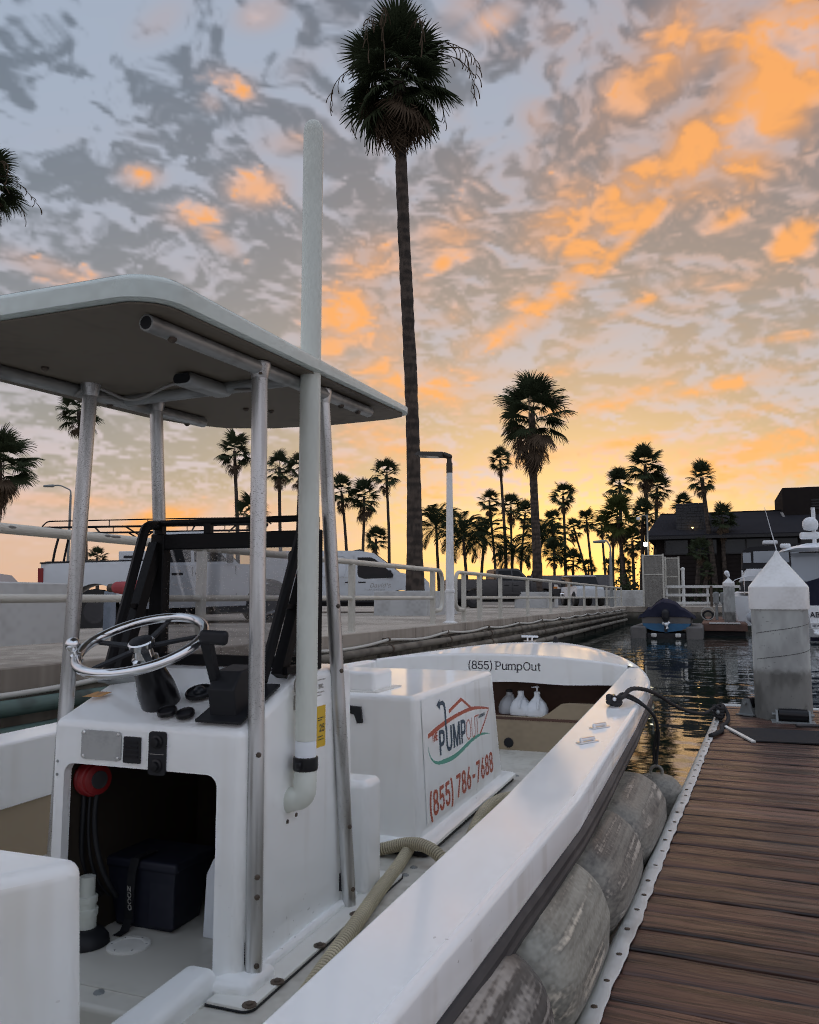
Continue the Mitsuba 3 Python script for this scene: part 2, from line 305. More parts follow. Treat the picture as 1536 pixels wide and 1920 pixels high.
def carw(p, n, uv): return mix((.50, .535, .56), (.42, .44, .45), .5 * smoothstep(.4, .8, fbm(p.x, p.y, p.z * 2, 3)))
mat('white_paint', base_color=carw, roughness=.3, clearcoat=.7, clearcoat_gloss=.9)
mat('silver_paint', base_color=(.36, .33, .32), metallic=.4, roughness=.3, clearcoat=.8)
mat('dark_paint', base_color=(.018, .018, .02), roughness=.3, clearcoat=.8)
mat('car_glass', base_color=(.006, .007, .008), roughness=.06, specular=.25)
mat('tyre', base_color=(.018, .018, .018), roughness=.8)
mat('lens', base_color=(.62, .60, .55), roughness=.12, specular=.8)
mat('amber_lens', base_color=(.55, .18, .02), roughness=.15)
def bark(p, n, uv):
    return mix((.080, .061, .048), (.032, .025, .020), smoothstep(.3, .7, .6 * noise(p.x * 3, p.y * 3, p.z * 9) + .4 * noise(p.x * 14, p.y * 14, p.z * 5)))
mat('palm_bark', base_color=bark, roughness=.9)
scene['frond_green'] = {'type': 'principledthin', 'base_color': {'type': 'rgb', 'value': [.060, .075, .026]}, 'roughness': .5, 'diff_trans': .35, 'spec_trans': 0.0}
scene['frond_dark'] = {'type': 'principledthin', 'base_color': {'type': 'rgb', 'value': [.048, .062, .034]}, 'roughness': .5, 'diff_trans': .3, 'spec_trans': 0.0}
scene['frond_dead'] = {'type': 'principledthin', 'base_color': {'type': 'rgb', 'value': [.105, .078, .055]}, 'roughness': .8, 'diff_trans': .2, 'spec_trans': 0.0}
mat('shrub', base_color=(.035, .05, .02), roughness=.7)
mat('board', base_color=grime((.022, .018, .017), (.014, .012, .011), 1.5, .6), roughness=.9, specular=.1)
mat('roof_dark', base_color=grime((.022, .022, .026), (.015, .015, .018), .7, .6), roughness=.9, specular=.1)
mat('roof_trim', base_color=(.012, .012, .013), roughness=.6)
mat('window_dark', base_color=(.022, .025, .030), roughness=.10, specular=.3)
mat('stone', base_color=grime((.046, .047, .05), (.03, .03, .032), 3, .6), roughness=.9)
mat('grey_block', base_color=grime((.13, .13, .135), (.09, .09, .095), .6, .5), roughness=.8)
mat('mesh_panel', base_color=grime((.30, .29, .26), (.22, .21, .19), 2, .5), roughness=.7)
mat('navy_canvas', base_color=grime((.012, .014, .030), (.024, .025, .042), 5, .5), roughness=.8, specular=.2)
mat('black_canvas', base_color=(.010, .010, .012), roughness=.8)
mat('blue_hull', base_color=(.015, .105, .22), roughness=.35)
mat('boat_white', base_color=grime((.70, .73, .75), (.55, .57, .57), 1, .4), roughness=.25, clearcoat=.4)
mat('clear_curtain', base_color=(.25, .28, .31), roughness=.12, specular=.7)
mat('float_grey', base_color=grime((.12, .115, .11), (.07, .068, .065), 4, .6), roughness=.8)
mat('buoy_grey', base_color=grime((.36, .39, .42), (.25, .27, .29), 6, .5), roughness=.6)
mat('asphalt_dirt', base_color=grime((.16, .14, .12), (.10, .09, .08), .2, .7), roughness=.95)
mat('steel_blue', base_color=grime((.20, .24, .29), (.13, .15, .18), 5, .6), roughness=.6)
scene['pane_glass'] = {'type': 'thindielectric', 'int_ior': 1.5, 'specular_transmittance': {'type': 'rgb', 'value': [.70, .70, .71]}}
mat('cavity_shade', base_color=grime((.035, .028, .021), (.018, .014, .011), 3, .6), roughness=.8, specular=.2)  # shade of the console hollow put into a near-black base colour
scene['droplet'] = {'type': 'dielectric', 'int_ior': 1.33}
def ripple(p, n, uv):
    x, y = p.x, p.y
    a = noise(x * .9 + .8 * noise(x * .5, y * .5, 2), y * 1.9, 1) + .36 * noise(x * 2.6, y * 5.2, 4) + .10 * noise(x * 8, y * 13, 6)
    return a * (.35 + .9 * smoothstep(.3, .75, fbm(x * .22, y * .22, 9, 2)))
scene['water_surface'] = {'type': 'bumpmap', 'arbitrary': proc(ripple, 5e-3), 'scale': .013,
    'bsdf': {'type': 'principled', 'base_color': {'type': 'rgb', 'value': [.004, .009, .0075]}, 'roughness': .03, 'specular': .5}}
# ------------------------------------------------------------------ the setting: water, quay, land
def structure(name, mesh, m, smooth=False):
    k = put(None, name, mesh, m, smooth); tag(k, kind='structure'); return k
def grid(x0, x1, y0, y1, nx, ny, zf):
    X, Y = np.meshgrid(np.linspace(x0, x1, nx), np.linspace(y0, y1, ny), indexing='ij')
    v = np.stack([X, Y, zf(X, Y) + 0 * X], -1).reshape(-1, 3)
    i, j = np.meshgrid(np.arange(nx - 1), np.arange(ny - 1), indexing='ij'); a = i * ny + j
    return v, np.stack([a, a + ny, a + ny + 1, a + 1], -1).reshape(-1, 4)
QX, QZ, BACK = -4.93, .97, 48.5          # quay edge, quay top, where the basin ends
structure('water', grid(QX - .3, 140, -60, BACK + .5, 2, 2, lambda X, Y: 0.0), 'water_surface')
def quay_z(X, Y):                        # the car park dips a little to the left, behind the planter
    dip = smooth(-8.2, -12, X) * smooth(16.5, 9.0, Y)
    return QZ - .20 * dip
xs = np.r_[np.linspace(QX - .30, -14, 24), np.linspace(-16, -60, 10)]
def quay_sheet(xs, ys, zf):
    X, Y = np.meshgrid(xs, ys, indexing='ij'); v = np.stack([X, Y, zf(X, Y)], -1).reshape(-1, 3); n = len(ys)
    i, j = np.meshgrid(np.arange(len(xs) - 1), np.arange(n - 1), indexing='ij'); a = i * n + j
    return v, np.stack([a, a + 1, a + n + 1, a + n], -1).reshape(-1, 4)
structure('quay', cat(quay_sheet(xs, np.linspace(-30, BACK, 80), quay_z)), 'quay_concrete')
structure('ground', cat(quay_sheet(np.r_[np.linspace(-1200, -60, 6)], np.r_[-30, BACK], lambda X, Y: QZ - .004 + 0 * X),
                        grid(-1200, 1200, BACK + 4, 2200, 2, 2, lambda X, Y: QZ - .004)), 'asphalt_dirt')
structure('back_quay', quay_sheet(np.r_[140, 40, 5, QX - .1, -60], np.linspace(BACK + .35, BACK + 4.2, 3), lambda X, Y: QZ + 0 * X), 'quay_concrete')
wall = thing('seawall', 'dark stained concrete seawall under the quay railing', 'wall')
rng = np.random.default_rng(5)
put(wall, 'coping', cat(*[cbox(QX - .30, QX + rng.uniform(-.004, .004), y + .006, y + 2.994, QZ - .19, QZ + .012, .012) for y in np.arange(-12, 49, 3.)], cbox(QX - .29, 140, BACK - .01, BACK + .35, QZ - .30, QZ + .012, .012)), 'quay_concrete')
w = cat(bx(QX - .28, QX - .03, -12, BACK + .3, -1.2, QZ - .19), bx(QX - .03, 140, BACK + .03, BACK + .3, -1.2, QZ - .3))
put(wall, 'face', w, 'seawall')
for i, y in enumerate(np.arange(-9, 48, 3.)):
    put(wall, 'pilaster', cbox(QX - .04, QX + .035, y - .16, y + .16, -.6, QZ - .2, .015), 'seawall')

# pipes along the seawall
def wallpipe(name, label, x, z, r, m, y0, y1, wob, n=60, group=None, hang=0.0):
    t = thing(name, label, 'pipe', group); y = np.linspace(y0, y1, n)
    zz = z + wob * (meshkit.noise(np.stack([y * .8, y * 0, y * 0 + z * 7], -1)) - .5) * 2 - hang * np.abs(np.sin(y * math.pi / 3.0))
    put(t, 'run', tube(np.stack([x + wob * np.sin(y * 1.3), y, zz], -1), r, 10), m, True)
    for k in np.arange(math.ceil(y0 / 3) * 3, y1, 3.):
        zc = z if not hang else z
        put(t, 'clamp', cat(xf(lathe([(r + .002, -.03), (r + .012, -.03), (r + .012, .03), (r + .002, .03)], 10, axis=(0, 1, 0)), (x, k, zc)), bx(QX - .03, x, k - .012, k + .012, zc - .02, zc + .02)), 'rust', 30)
    return t
wallpipe('water_pipe', 'thin white conduit sagging along the top of the seawall', QX + .09, .845, .022, 'pipe_white', -6, 47, .012, 160, hang=.05)
wallpipe('dock_pipe', 'uppermost of the three thick pipes on the seawall', QX + .12, .70, .062, 'pipe_green', -6, 47.5, .006)
wallpipe('dock_pipe', 'middle thick pipe of the three on the seawall', QX + .14, .505, .072, 'pipe_green', -6, 47.5, .006)
wallpipe('dock_pipe', 'lowest thick pipe of the three, just above the water', QX + .14, .27, .072, 'pipe_grey', 9, 47.5, .006)

# the quay railing: two stretches with a lamp post between their looped ends
RX = -5.14
def rail_len(parent, pts, r, m, name): put(parent, name, tube(pts, r, 12), m, True)
ra = thing('quay_railing', 'white painted two bar pipe railing left of the slim lamp post', 'railing')
for y in (-.2, 3.6, 7.42, 11.27, 15.03):
    put(ra, 'post', cat(cbox(RX - .045, RX + .045, y - .045, y + .045, QZ, 2.0, .012), cbox(RX - .08, RX + .08, y - .08, y + .08, QZ + .002, QZ + .02, .004)), 'rail_paint')
rail_len(ra, bend([(RX, -4, 2.03), (RX, 15.62, 2.03), (RX, 15.62, 1.24), (RX, 15.05, 1.24)], .28, 8), .042, 'rail_paint', 'top_rail')
rail_len(ra, [(RX, -4, 1.49), (RX, 15.03, 1.49)], .034, 'rail_paint', 'mid_rail')
chips = []
for y, dz in ((4.85, .02), (5.92, .035), (6.0, .03), (6.05, .035), (6.35, .03)):
    chips.append(xf(trimesh.creation.icosphere(subdivisions=1), (RX + .030, y, 2.03 + dz), scale=1.0))
    chips[-1].vertices = (chips[-1].vertices - chips[-1].centroid) * (.012, .045, .014) + (RX + .034, y, 2.03 + dz * .5)
for y in (6.2, 6.32, 6.5, 6.58):
    c = trimesh.creation.icosphere(subdivisions=1); c.vertices = c.vertices * (.010, .03, .010) + (RX + .026, y, 1.502); chips.append(c)
put(ra, 'rust_patch', cat(*chips), 'chipped', True, kind='stuff')
rb = thing('quay_railing', 'white painted two bar pipe railing running from the slim lamp post to the far gate', 'railing')
for y in (17.1, 20.3, 23.5, 27.0, 30.6, 34.3, 38.0, 41.7, 45.4, 48.3):
    put(rb, 'post', cat(cbox(RX - .045, RX + .045, y - .045, y + .045, QZ, 2.0, .012), cbox(RX - .08, RX + .08, y - .08, y + .08, QZ + .002, QZ + .02, .004)), 'rail_paint')
rail_len(rb, bend([(RX, 48.3, 2.03), (RX, 16.5, 2.03), (RX, 16.5, 1.24), (RX, 17.05, 1.24)], .28, 8), .042, 'rail_paint', 'top_rail')
rail_len(rb, [(RX, 17.1, 1.49), (RX, 48.3, 1.49)], .034, 'rail_paint', 'mid_rail')
put(rb, 'brace', cat(cbox(RX - .05, RX + .05, 18.3, 18.42, QZ, 2.0, .01)), 'rail_paint', to=T().translate([0, 0, 0]))
lp = thing('lamp_post', 'slim white lamp post with a flat dark shoebox head between the two railings', 'lamp post')
LX, LY = -5.10, 16.0
put(lp, 'pole', lathe([(.15, QZ), (.15, QZ + .03), (.088, QZ + .05), (.088, QZ + .62), (.105, QZ + .63), (.105, QZ + .68), (.088, QZ + .69), (.062, 4.0), (.058, 4.12)], 20, (LX, LY, 0)), 'pile_cap', 40)
put(lp, 'collar', lathe([(.066, 4.06), (.066, 4.26), (.05, 4.28), (.05, 4.36)], 16, (LX, LY, 0)), 'lamp_bronze', 40)
put(lp, 'knuckle', balls([(LX, LY, 4.40), (LX - .1, LY - .03, 4.44)], .06), 'lamp_bronze', 30)
hd = hull([(x, y, z) for x in (0, .52) for y, z in ((-.16, .0), (.16, .0), (-.13, .085), (.13, .085))] + [(.60, -.10, .02), (.60, .10, .02)])
put(lp, 'head', xf(hd, (LX - .12, LY - .03, 4.40), [('y', -3), ('z', 190)]), 'lamp_bronze', 30)
put(lp, 'lens', xf(bx(.10, .50, -.12, .12, -.012, -.002), (LX - .12, LY - .03, 4.40), [('y', -3), ('z', 190)]), 'lens')

def planter(label, x0, x1, y0, y1, h):
    t = thing('planter', label, 'planter', 'white planters on the quay')
    o = solid(cbox(x0, x1, y0, y1, QZ - .25, QZ + h, .015)) if False else cbox(x0, x1, y0, y1, QZ - .25, QZ + h, .015)
    put(t, 'wall', o - m3.Manifold.cube((x1 - x0 - .24, y1 - y0 - .24, .2)).translate((x0 + .12, y0 + .12, QZ + h - .12)), 'plaster')
    put(t, 'soil', bx(x0 + .12, x1 - .12, y0 + .12, y1 - .12, QZ + h - .2, QZ + h - .06), 'asphalt_dirt')
planter('long low white plaster planter at the left edge, nearest of the planters', -8.6, -7.27, -3.0, 7.95, .70)
planter('white plaster planter box holding the tallest palm, beside the white van', -9.5, -7.85, 22.4, 25.4, .72)
planter('white plaster planter box farther along, holding the second tallest palm', -9.55, -7.9, 40.6, 43.6, .80)
bp = thing('bollard_post', 'blue grey square steel post behind the railing, left of the red valve', 'post')
put(bp, 'shaft', cbox(-7.75, -7.63, 8.95, 9.07, QZ, 2.0 - .42, .01), 'steel_blue'); put(bp, 'base', cbox(-7.8, -7.58, 8.9, 9.12, QZ + .002, QZ + .02, .004), 'steel_blue')

# ------------------------------------------------------------------ the floating dock
DA = math.radians(3.07)
DT = np.eye(4); DT[:2, :2] = [[math.cos(DA), math.sin(DA)], [-math.sin(DA), math.cos(DA)]]; DT[:2, 3] = (-.336, 2.058)
TD = T(DT)                     # dock frame: x away from the skiff, y along the dock, z up
dock = thing('floating_dock', 'brown wooden floating dock with a white edge strip in the right foreground', 'dock')
DEND, DW, DZ = 6.24, 2.6, .5
rng = np.random.default_rng(11)
def plank_mesh(seed):
    r = np.random.default_rng(seed); n = 34; x = np.linspace(.035, DW - .03, n); W, H, c = .0752, .038, .008
    prof = np.array([(-W, -H), (-W, -c), (-W + c * .6, -c * .25), (-W * .5, .0008), (0, .0016), (W * .5, .0008), (W - c * .6, -c * .25), (W, -c), (W, -H)])
    cup = r.uniform(-.0018, .0022); R = []
    for k, xx in enumerate(x):
        wob = r.normal(0, .0009, (len(prof), 2)); q = prof + wob; q[:, 1] += cup * (np.abs(prof[:, 0]) / W) ** 2 + .0012 * math.sin(xx * 2 + seed)
        R.append([(xx, a, b) for a, b in q])
    return loft(R)
PV = [mikit.ply(plank_mesh(s), 'plank', 35) for s in range(7)]
y = DEND - .08; k = 0
while y > -3.4:
    put(dock, 'plank', PV[k * 3 % 7], None, to=TD @ T().translate([rng.uniform(-.004, .004), y, DZ + rng.uniform(-.003, .002)]).rotate([0, 0, 1], rng.uniform(-.12, .12)))
    y -= .1600; k += 1
put(dock, 'frame', cat(bx(.03, .09, -3.4, DEND - .02, .16, DZ - .04), bx(DW - .08, DW - .02, -3.4, DEND - .02, .16, DZ - .04), bx(.09, DW - .08, DEND - .09, DEND - .03, .16, DZ - .04)), 'timber', to=TD)
put(dock, 'float_tank', cbox(.15, DW - .15, -3.4, DEND - .2, -.25, .30, .03), 'float_grey', to=TD)
n = 420; ys = np.linspace(-3.4, DEND + .01, n); r = np.random.default_rng(3)
wav = .0022 * np.sin(ys * 21) * np.sin(ys * 2.3) + .0016 * np.sin(ys * 47 + 1) + .0045 * np.convolve(r.normal(0, 1, n), np.ones(7) / 7, 'same')
R = [[(.040 + w_, y_, DZ + .0060), (.034 + w_, y_, DZ + .0105 + .0012 * math.sin(y_ * 33)), (.012, y_, DZ + .010 + .0018 * math.sin(y_ * 26 + 2)), (-.004, y_, DZ + .007), (-.022, y_, DZ - .012), (-.030, y_, DZ - .045), (-.028, y_, DZ - .10), (-.010, y_, DZ - .13), (.028, y_, DZ - .13), (.029, y_, DZ + .003)] for y_, w_ in zip(ys, wav)]
put(dock, 'edge_strip', loft(R), 'vinyl_strip', 40, to=TD, label='white vinyl bumper strip nailed along the dock edge')
put(dock, 'end_strip', xf(tube(bend([(-.03, DEND - .25, DZ - .02), (-.02, DEND + .03, DZ - .02), (DW, DEND + .03, DZ - .02)], .08, 7), .036, 10)), 'vinyl_strip', True, to=TD)
nail = mikit.ply(lathe([(.0085, 0), (.0085, .0022), (.005, .0035), (.0001, .0038)], 10), 'rust', 30)
for k, y in enumerate(np.arange(-.75, 4.4, .165)):
    put(dock, 'nail', nail, None, to=TD @ T().translate([.019 + .004 * math.sin(k * 2.1), y + .02 * math.sin(k * 5.), DZ + .0095]))
for k, y in enumerate(np.arange(4.45, 6.1, .165)):
    put(dock, 'nail', nail, None, to=TD @ T().translate([.019, y, DZ + .0095]))
ck = (.03, 5.25)               # the cleat that the black mooring line is made fast to
put(dock, 'cleat', cat(balls([(ck[0], ck[1] - .12, DZ + .075), (ck[0], ck[1] + .12, DZ + .075)], .016), rod((ck[0], ck[1] - .035, DZ), (ck[0], ck[1] - .035, DZ + .07), .016), rod((ck[0], ck[1] + .035, DZ), (ck[0], ck[1] + .035, DZ + .07), .016), cbox(ck[0] - .03, ck[0] + .03, ck[1] - .08, ck[1] + .08, DZ + .002, DZ + .012)), 'galvanised', 30, to=TD)
for gx, gy, ang, w_, h_ in ((.27, 5.70, 58, .07, .105), (.585, 5.33, 3, .12, .062)):
    g = T().translate([gx, gy, DZ]).rotate([0, 0, 1], ang); top_ = h_ + .035
    kk = put(dock, 'pile_guide', cat(*[hull([(x, y, z) for x in (q - .008, q + .008) for y, z in ((-.07, .003), (.07, .003), (-.03, top_), (.03, top_))]) for q in (-w_, w_)], bx(-w_ - .04, w_ + .04, -.08, .08, .002, .012), rod((-w_ - .035, 0, h_), (w_ + .035, 0, h_), .013)), 'galvanised', 30, to=TD @ g)
    put(kk, 'roller', lathe([(.03, -w_ + .012), (.048, -w_ + .016), (.050, 0), (.048, w_ - .016), (.03, w_ - .012)], 20, (0, 0, h_), (1, 0, 0)), 'black_gloss', 30, to=TD @ g)
ml = thing('rubber_mat', 'flat black rubber mat with a pale edge strip on the dock by the big pile', 'mat')
P0 = [(.12, 4.82), (1.9, 5.02), (1.9, 4.47), (.31, 4.25)]
put(ml, 'sheet', prism([(x, y) for x, y in P0], .008), 'black_canvas', to=TD @ T().translate([0, 0, DZ + .004]))
e0, e1 = np.array(P0[0]), np.array(P0[3]); u = (e1 - e0) / np.linalg.norm(e1 - e0); nn = np.array([-u[1], u[0]])
put(ml, 'edge_strip', prism([e0 - nn * .028 - u * .06, e1 - nn * .028 + u * .03, e1 + nn * .004 + u * .03, e0 + nn * .004 - u * .06], .011), 'gelcoat_matt', to=TD @ T().translate([0, 0, DZ + .004]))

def pile(label, x, y, r, ztop, zcap, zbot, fine=True, name='dock_pile'):
    t = thing(name, label, 'pile', 'concrete piles with white cone caps'); n = 40
    s = lathe([(r, zbot), (r, zbot + .6), (r, zcap - .02), (r, zcap + .05)], n, (x, y, 0))
    put(t, 'shaft', s, 'pile_concrete', 40)
    c = ztop - zcap; R = r * 1.055
    put(t, 'cap', lathe([(R, zcap), (R * 1.012, zcap + .006), (R * 1.015, zcap + .36 * c), (R * .99, zcap + .39 * c), (R * .12, ztop - .045), (R * .07, ztop - .015), (.004, ztop)], n, (x, y, 0)), 'pile_cap', 35)
    if fine:
        for k, z0 in enumerate((1.20, .985)):
            a = np.linspace(math.radians(-150), math.radians(-10), 40)
            put(t, 'scratch_line', tube(np.stack([x + (r + .0005) * np.cos(a), y + (r + .0005) * np.sin(a), z0 + .085 * (a - a[0]) / 2.4 ], -1), .0022, 5), 'black_plastic', True)
    return t
pile('big concrete pile with a white cone cap standing through the dock, right foreground', .487, 7.66, .222, 1.90, 1.40, -1.5)
# ------------------------------------------------------------------ the pump-out skiff
XC = -1.645
def half_out(y):
    b = np.interp(y, [-2.5, -1, 1.1, 2.5, 4.2, 5.4], [1.02, 1.09, 1.165, 1.245, 1.245, 1.225])
    t = np.clip((y - 5.4) / 3.38, 0, 1)
    return np.where(y > 5.4, 1.225 * (1 - t ** 1.5) ** .68, b)
def half_in(y): return np.interp(y, [-2.5, 1.1, 2.45, 6.3], [.90, .99, 1.034, 1.003])
def zg(y): return np.interp(y, [-2.5, 1.1, 2.5, 5.6, 6.3, 8.8], [.86, .88, .92, .965, .985, 1.03])
BY = 6.30                                   # aft edge of the bow deck
skiff = thing('work_skiff', 'white open work skiff with centre console, canopy and pump tank moored at the dock', 'boat')
ys = np.r_[np.linspace(-2.5, 5.4, 50), 5.4 + 3.38 * np.sin(np.linspace(.03, math.pi / 2, 44)) ** 1.15]
ys[-1] = 8.78
stb = np.stack([XC + half_out(ys), ys], -1); prt = np.stack([XC - half_out(ys[:-1]), ys[:-1]], -1)[::-1]
rim = np.vstack([stb, prt]); tg = np.gradient(rim, axis=0); tg /= np.linalg.norm(tg, axis=1, keepdims=True); nr = np.stack([tg[:, 1], -tg[:, 0]], -1); rz = zg(rim[:, 1])
def sweep(prof, wob=None):
    """prof: (outward, up) offsets from the rim's crease."""
    R = []
    for k in range(len(rim)):
        w = wob(k) if wob else 0
        R.append([(rim[k, 0] + nr[k, 0] * (o + w), rim[k, 1] + nr[k, 1] * (o + w), rz[k] + u) for o, u in prof])
    return R
bow_in = lambda y: 1 - .55 * smooth(5.6, 8.2, y)
def hull_ring(k):
    s = bow_in(rim[k, 1]); pts = [(-.014, -.10), (-.018, -.165), (-.13, -.30), (-.20, -.50), (-.27, -.78), (-.36, -1.15)]
    return [(rim[k, 0] + nr[k, 0] * o * (1 + .6 * (1 - s)), rim[k, 1] + nr[k, 1] * o * (1 + .6 * (1 - s)), rz[k] + u) for o, u in pts]
put(skiff, 'hull', loft([hull_ring(k) for k in range(len(rim))], closed=False), 'gelcoat_matt', 50)
put(skiff, 'transom', bx(XC - .96, XC + .96, -2.5, -2.44, -.2, .85), 'gelcoat_matt')
# gunwale: flat top, rounded crease, sloping outer face with a lip
bev = loft(sweep([(-.018, -.0005), (-.008, -.0025), (-.001, -.008), (.004, -.016), (.004, -.05), (.003, -.088), (-.003, -.099), (-.014, -.101)]), closed=False)
def strip(side):
    y = np.linspace(-2.5, BY + .052, 90); R = []
    for v in y:
        i, o, z = float(half_in(v)), float(half_out(v)) - .018, float(zg(v))
        R.append([(XC + side * a, v, z + b) for a, b in ((i + .016, -.26), (i + .004, -.256), (i, -.245), (i, -.014), (i + .004, -.005), (i + .012, 0), (o, -.0005))])
    m = loft(R, closed=False)
    if side > 0: m.faces = m.faces[:, ::-1]
    return m
put(skiff, 'gunwale', cat(bev, strip(1), strip(-1)), 'gelcoat', 40)
rw = np.random.default_rng(4); wv = np.convolve(rw.normal(0, 1, len(rim) + 8), np.ones(5) / 5, 'same')
put(skiff, 'rub_rail', loft(sweep([(-.014, -.097), (.006, -.099), (.015, -.109), (.014, -.124), (.006, -.131), (.015, -.139), (.014, -.152), (.002, -.166), (-.02, -.168)], lambda k: .005 * wv[k]), closed=False), 'rubber', 40, label='black rubber rub rail with a worn seam')
# bow deck, its aft face with lettering, the locker under it
def deck_z(s, y): return zg(y) - .0005 + .075 * (1 - np.abs(s) ** 2.2) * smooth(8.9, 7.4, y)
yy = np.r_[np.linspace(0, 1, 64)]; ss = np.linspace(-1, 1, 41); R = []
for t in yy:
    row = []
    for s in ss:
        ye = BY + .05 * (1 - abs(s) ** 6) - .30 * max(0, abs(s) - .80) ** 2 * 25 * 0; yv = ye + (8.765 - ye) * (1 - (1 - t) ** 1.6)
        b = float(half_out(yv)) - .018; row.append((XC + s * b, yv, float(deck_z(s, yv))))
    R.append(row)
dm = loft(R, closed=False); put(skiff, 'bow_deck', dm, 'gelcoat', 40)
fr = []
for s in np.linspace(-1, 1, 31):
    x = XC + s * 1.004; sd = s * 1.004 / (float(half_out(BY)) - .018); ye = BY + .05 * (1 - abs(sd) ** 6); zt = float(deck_z(sd, ye))
    fr.append([(x, ye - .001, zt - .001), (x, ye - .008, zt - .008), (x, ye - .010, zt - .02), (x, ye - .010, .842 + .006 * math.sin(s * 9)), (x, ye + .016, .838 + .006 * math.sin(s * 9)), (x, ye + .02, zt - .03)])
bf = put(skiff, 'bow_face', loft(fr, closed=False), 'gelcoat', 40)
# serif lettering: plain letters with slab serifs on every stem foot
def serif(word_, h, w_):
    out, x = [], 0.0
    for ch in word_:
        if ch == ' ': x += .30 * h; continue
        m = meshkit.text_mesh(ch, h, .002, False); b_ = m.bounds; m.vertices = m.vertices - [b_[0][0], 0, 0]; W_ = b_[1][0] - b_[0][0]
        out.append(xf(m, (x, 0, 0)))
        if ch in 'Pump':
            z0 = b_[0][1] if ch == 'p' else 0.0; v = m.vertices
            for zz, up_ in ((z0, 1), (.54 * h if ch != 'P' else h, -1)):
                if ch == 'u' and up_ > 0: continue
                xs_ = np.sort(v[np.abs(v[:, 1] - zz) < .05 * h, 0])
                if not len(xs_): continue
                for g in np.split(xs_, np.where(np.diff(xs_) > .14 * h)[0] + 1):
                    if up_ < 0 and ch in 'mpP' and g[0] > .2 * h: continue
                    c_ = (g[0] + min(g[-1], g[0] + .16 * h)) / 2; out.append(bx(x + c_ - .155 * h, x + c_ + (.155 if up_ > 0 else .06) * h, zz if up_ > 0 else zz - .06 * h, zz + .06 * h if up_ > 0 else zz, 0, .0019))
        x += W_ + .13 * h
    m = cat(*out); m.vertices = m.vertices * [w_ / x, 1, 1]; return m
tx = into(serif('(855) PumpOut', .064, .585), ((-1.870, BY + .0395, .937), (1, 0, 0), (0, 0, 1))); sf = []
put(bf, 'lettering', cat(tx, *sf), 'black_ink', label='dark serif phone lettering')
lk = cat(bx(XC - .90, XC + .90, BY + .03, 6.75, .56, .58), bx(XC - .90, XC + .90, 6.75, 6.77, .3, .97), bx(XC - .92, XC - .90, BY + .03, 6.75, .33, .9), bx(XC + .90, XC + .92, BY + .03, 6.75, .33, .9))
put(skiff, 'bow_locker', lk, 'timber', label='dark locker under the bow deck')
pf = [(-1.0, .33), (1.0, .33), (1.0, .70), (.56, .70), (.50, .69), (.40, .615), (.34, .582), (-1.0, .582)]
put(skiff, 'locker_sill', prism([(XC + a, b) for a, b in pf], .05, ((0, BY + .085, 0), (1, 0, 0), (0, 0, 1))), 'gelcoat_tan')
put(skiff, 'drain_hole', xf(lathe([(.001, 0), (.035, 0), (.038, .004), (.03, .006)], 20, axis=(0, -1, 0)), (-1.55, BY + .034, .385)), 'black_plastic')
# cockpit sole, liner, raised platform
def liner(side):
    R = []
    for v in np.linspace(-2.5, BY + .1, 40):
        i = float(half_in(v)) + .03; R.append([(XC + side * i, v, .72), (XC + side * (i - .02), v, .36), (XC + side * (i - .06), v, .315), (XC, v, .31)])
    return loft(R, closed=False)
put(skiff, 'cockpit_liner', cat(liner(-1), liner(1)), 'gelcoat_tan', 40)
put(skiff, 'sole', bx(XC - .95, XC + .95, -2.4, BY + .08, .318, .330), 'gelcoat_deck')
put(skiff, 'platform', cat(rbox(XC - .535, XC + .535, 1.89, 5.25, .25, .40, .018), rbox(XC + .325, XC + .535, -.5, 1.885, .25, .398, .018)), 'gelcoat_deck', 40)
fl = sbox(XC - .44, 2.13, XC + .415, 3.12).union(sbox(-1.34, 2.03, XC + .415, 2.2)).buffer(.03).difference(sbox(-1.965, 1.9, -1.335, 2.86))
put(skiff, 'console_flange', prism(fl, .012, ((0, 0, .402), (1, 0, 0), (0, 1, 0))), 'gelcoat_matt')
put(skiff, 'flange_seam', prism(fl.buffer(.004).difference(fl).difference(sbox(-1.99, 1.9, -1.375, 2.86)), .005, ((0, 0, .402), (1, 0, 0), (0, 1, 0))), 'black_plastic')
bolt = mikit.ply(cat(lathe([(.020, 0), (.020, .003), (.012, .004), (.0001, .004)], 16), lathe([(.010, .004), (.010, .007), (.006, .010), (.0001, .010)], 12)), 'rust', 30)
sbolt = mikit.ply(cat(lathe([(.016, 0), (.014, .004), (.006, .007), (.0001, .0072)], 14)), 'galvanised', 30)
for x, y in ((-1.213, 2.02), (-1.209, 2.163), (-1.206, 2.424), (-1.208, 2.697)): put(skiff, 'bolt', bolt, None, to=T().translate([x, y, .414]))
for y in (1.55, 1.75, 3.17, 3.27, 3.516, 3.816, 4.132, 4.427, 4.762, 5.114): put(skiff, 'bolt', sbolt, None, to=T().translate([-1.204, y, .400]))

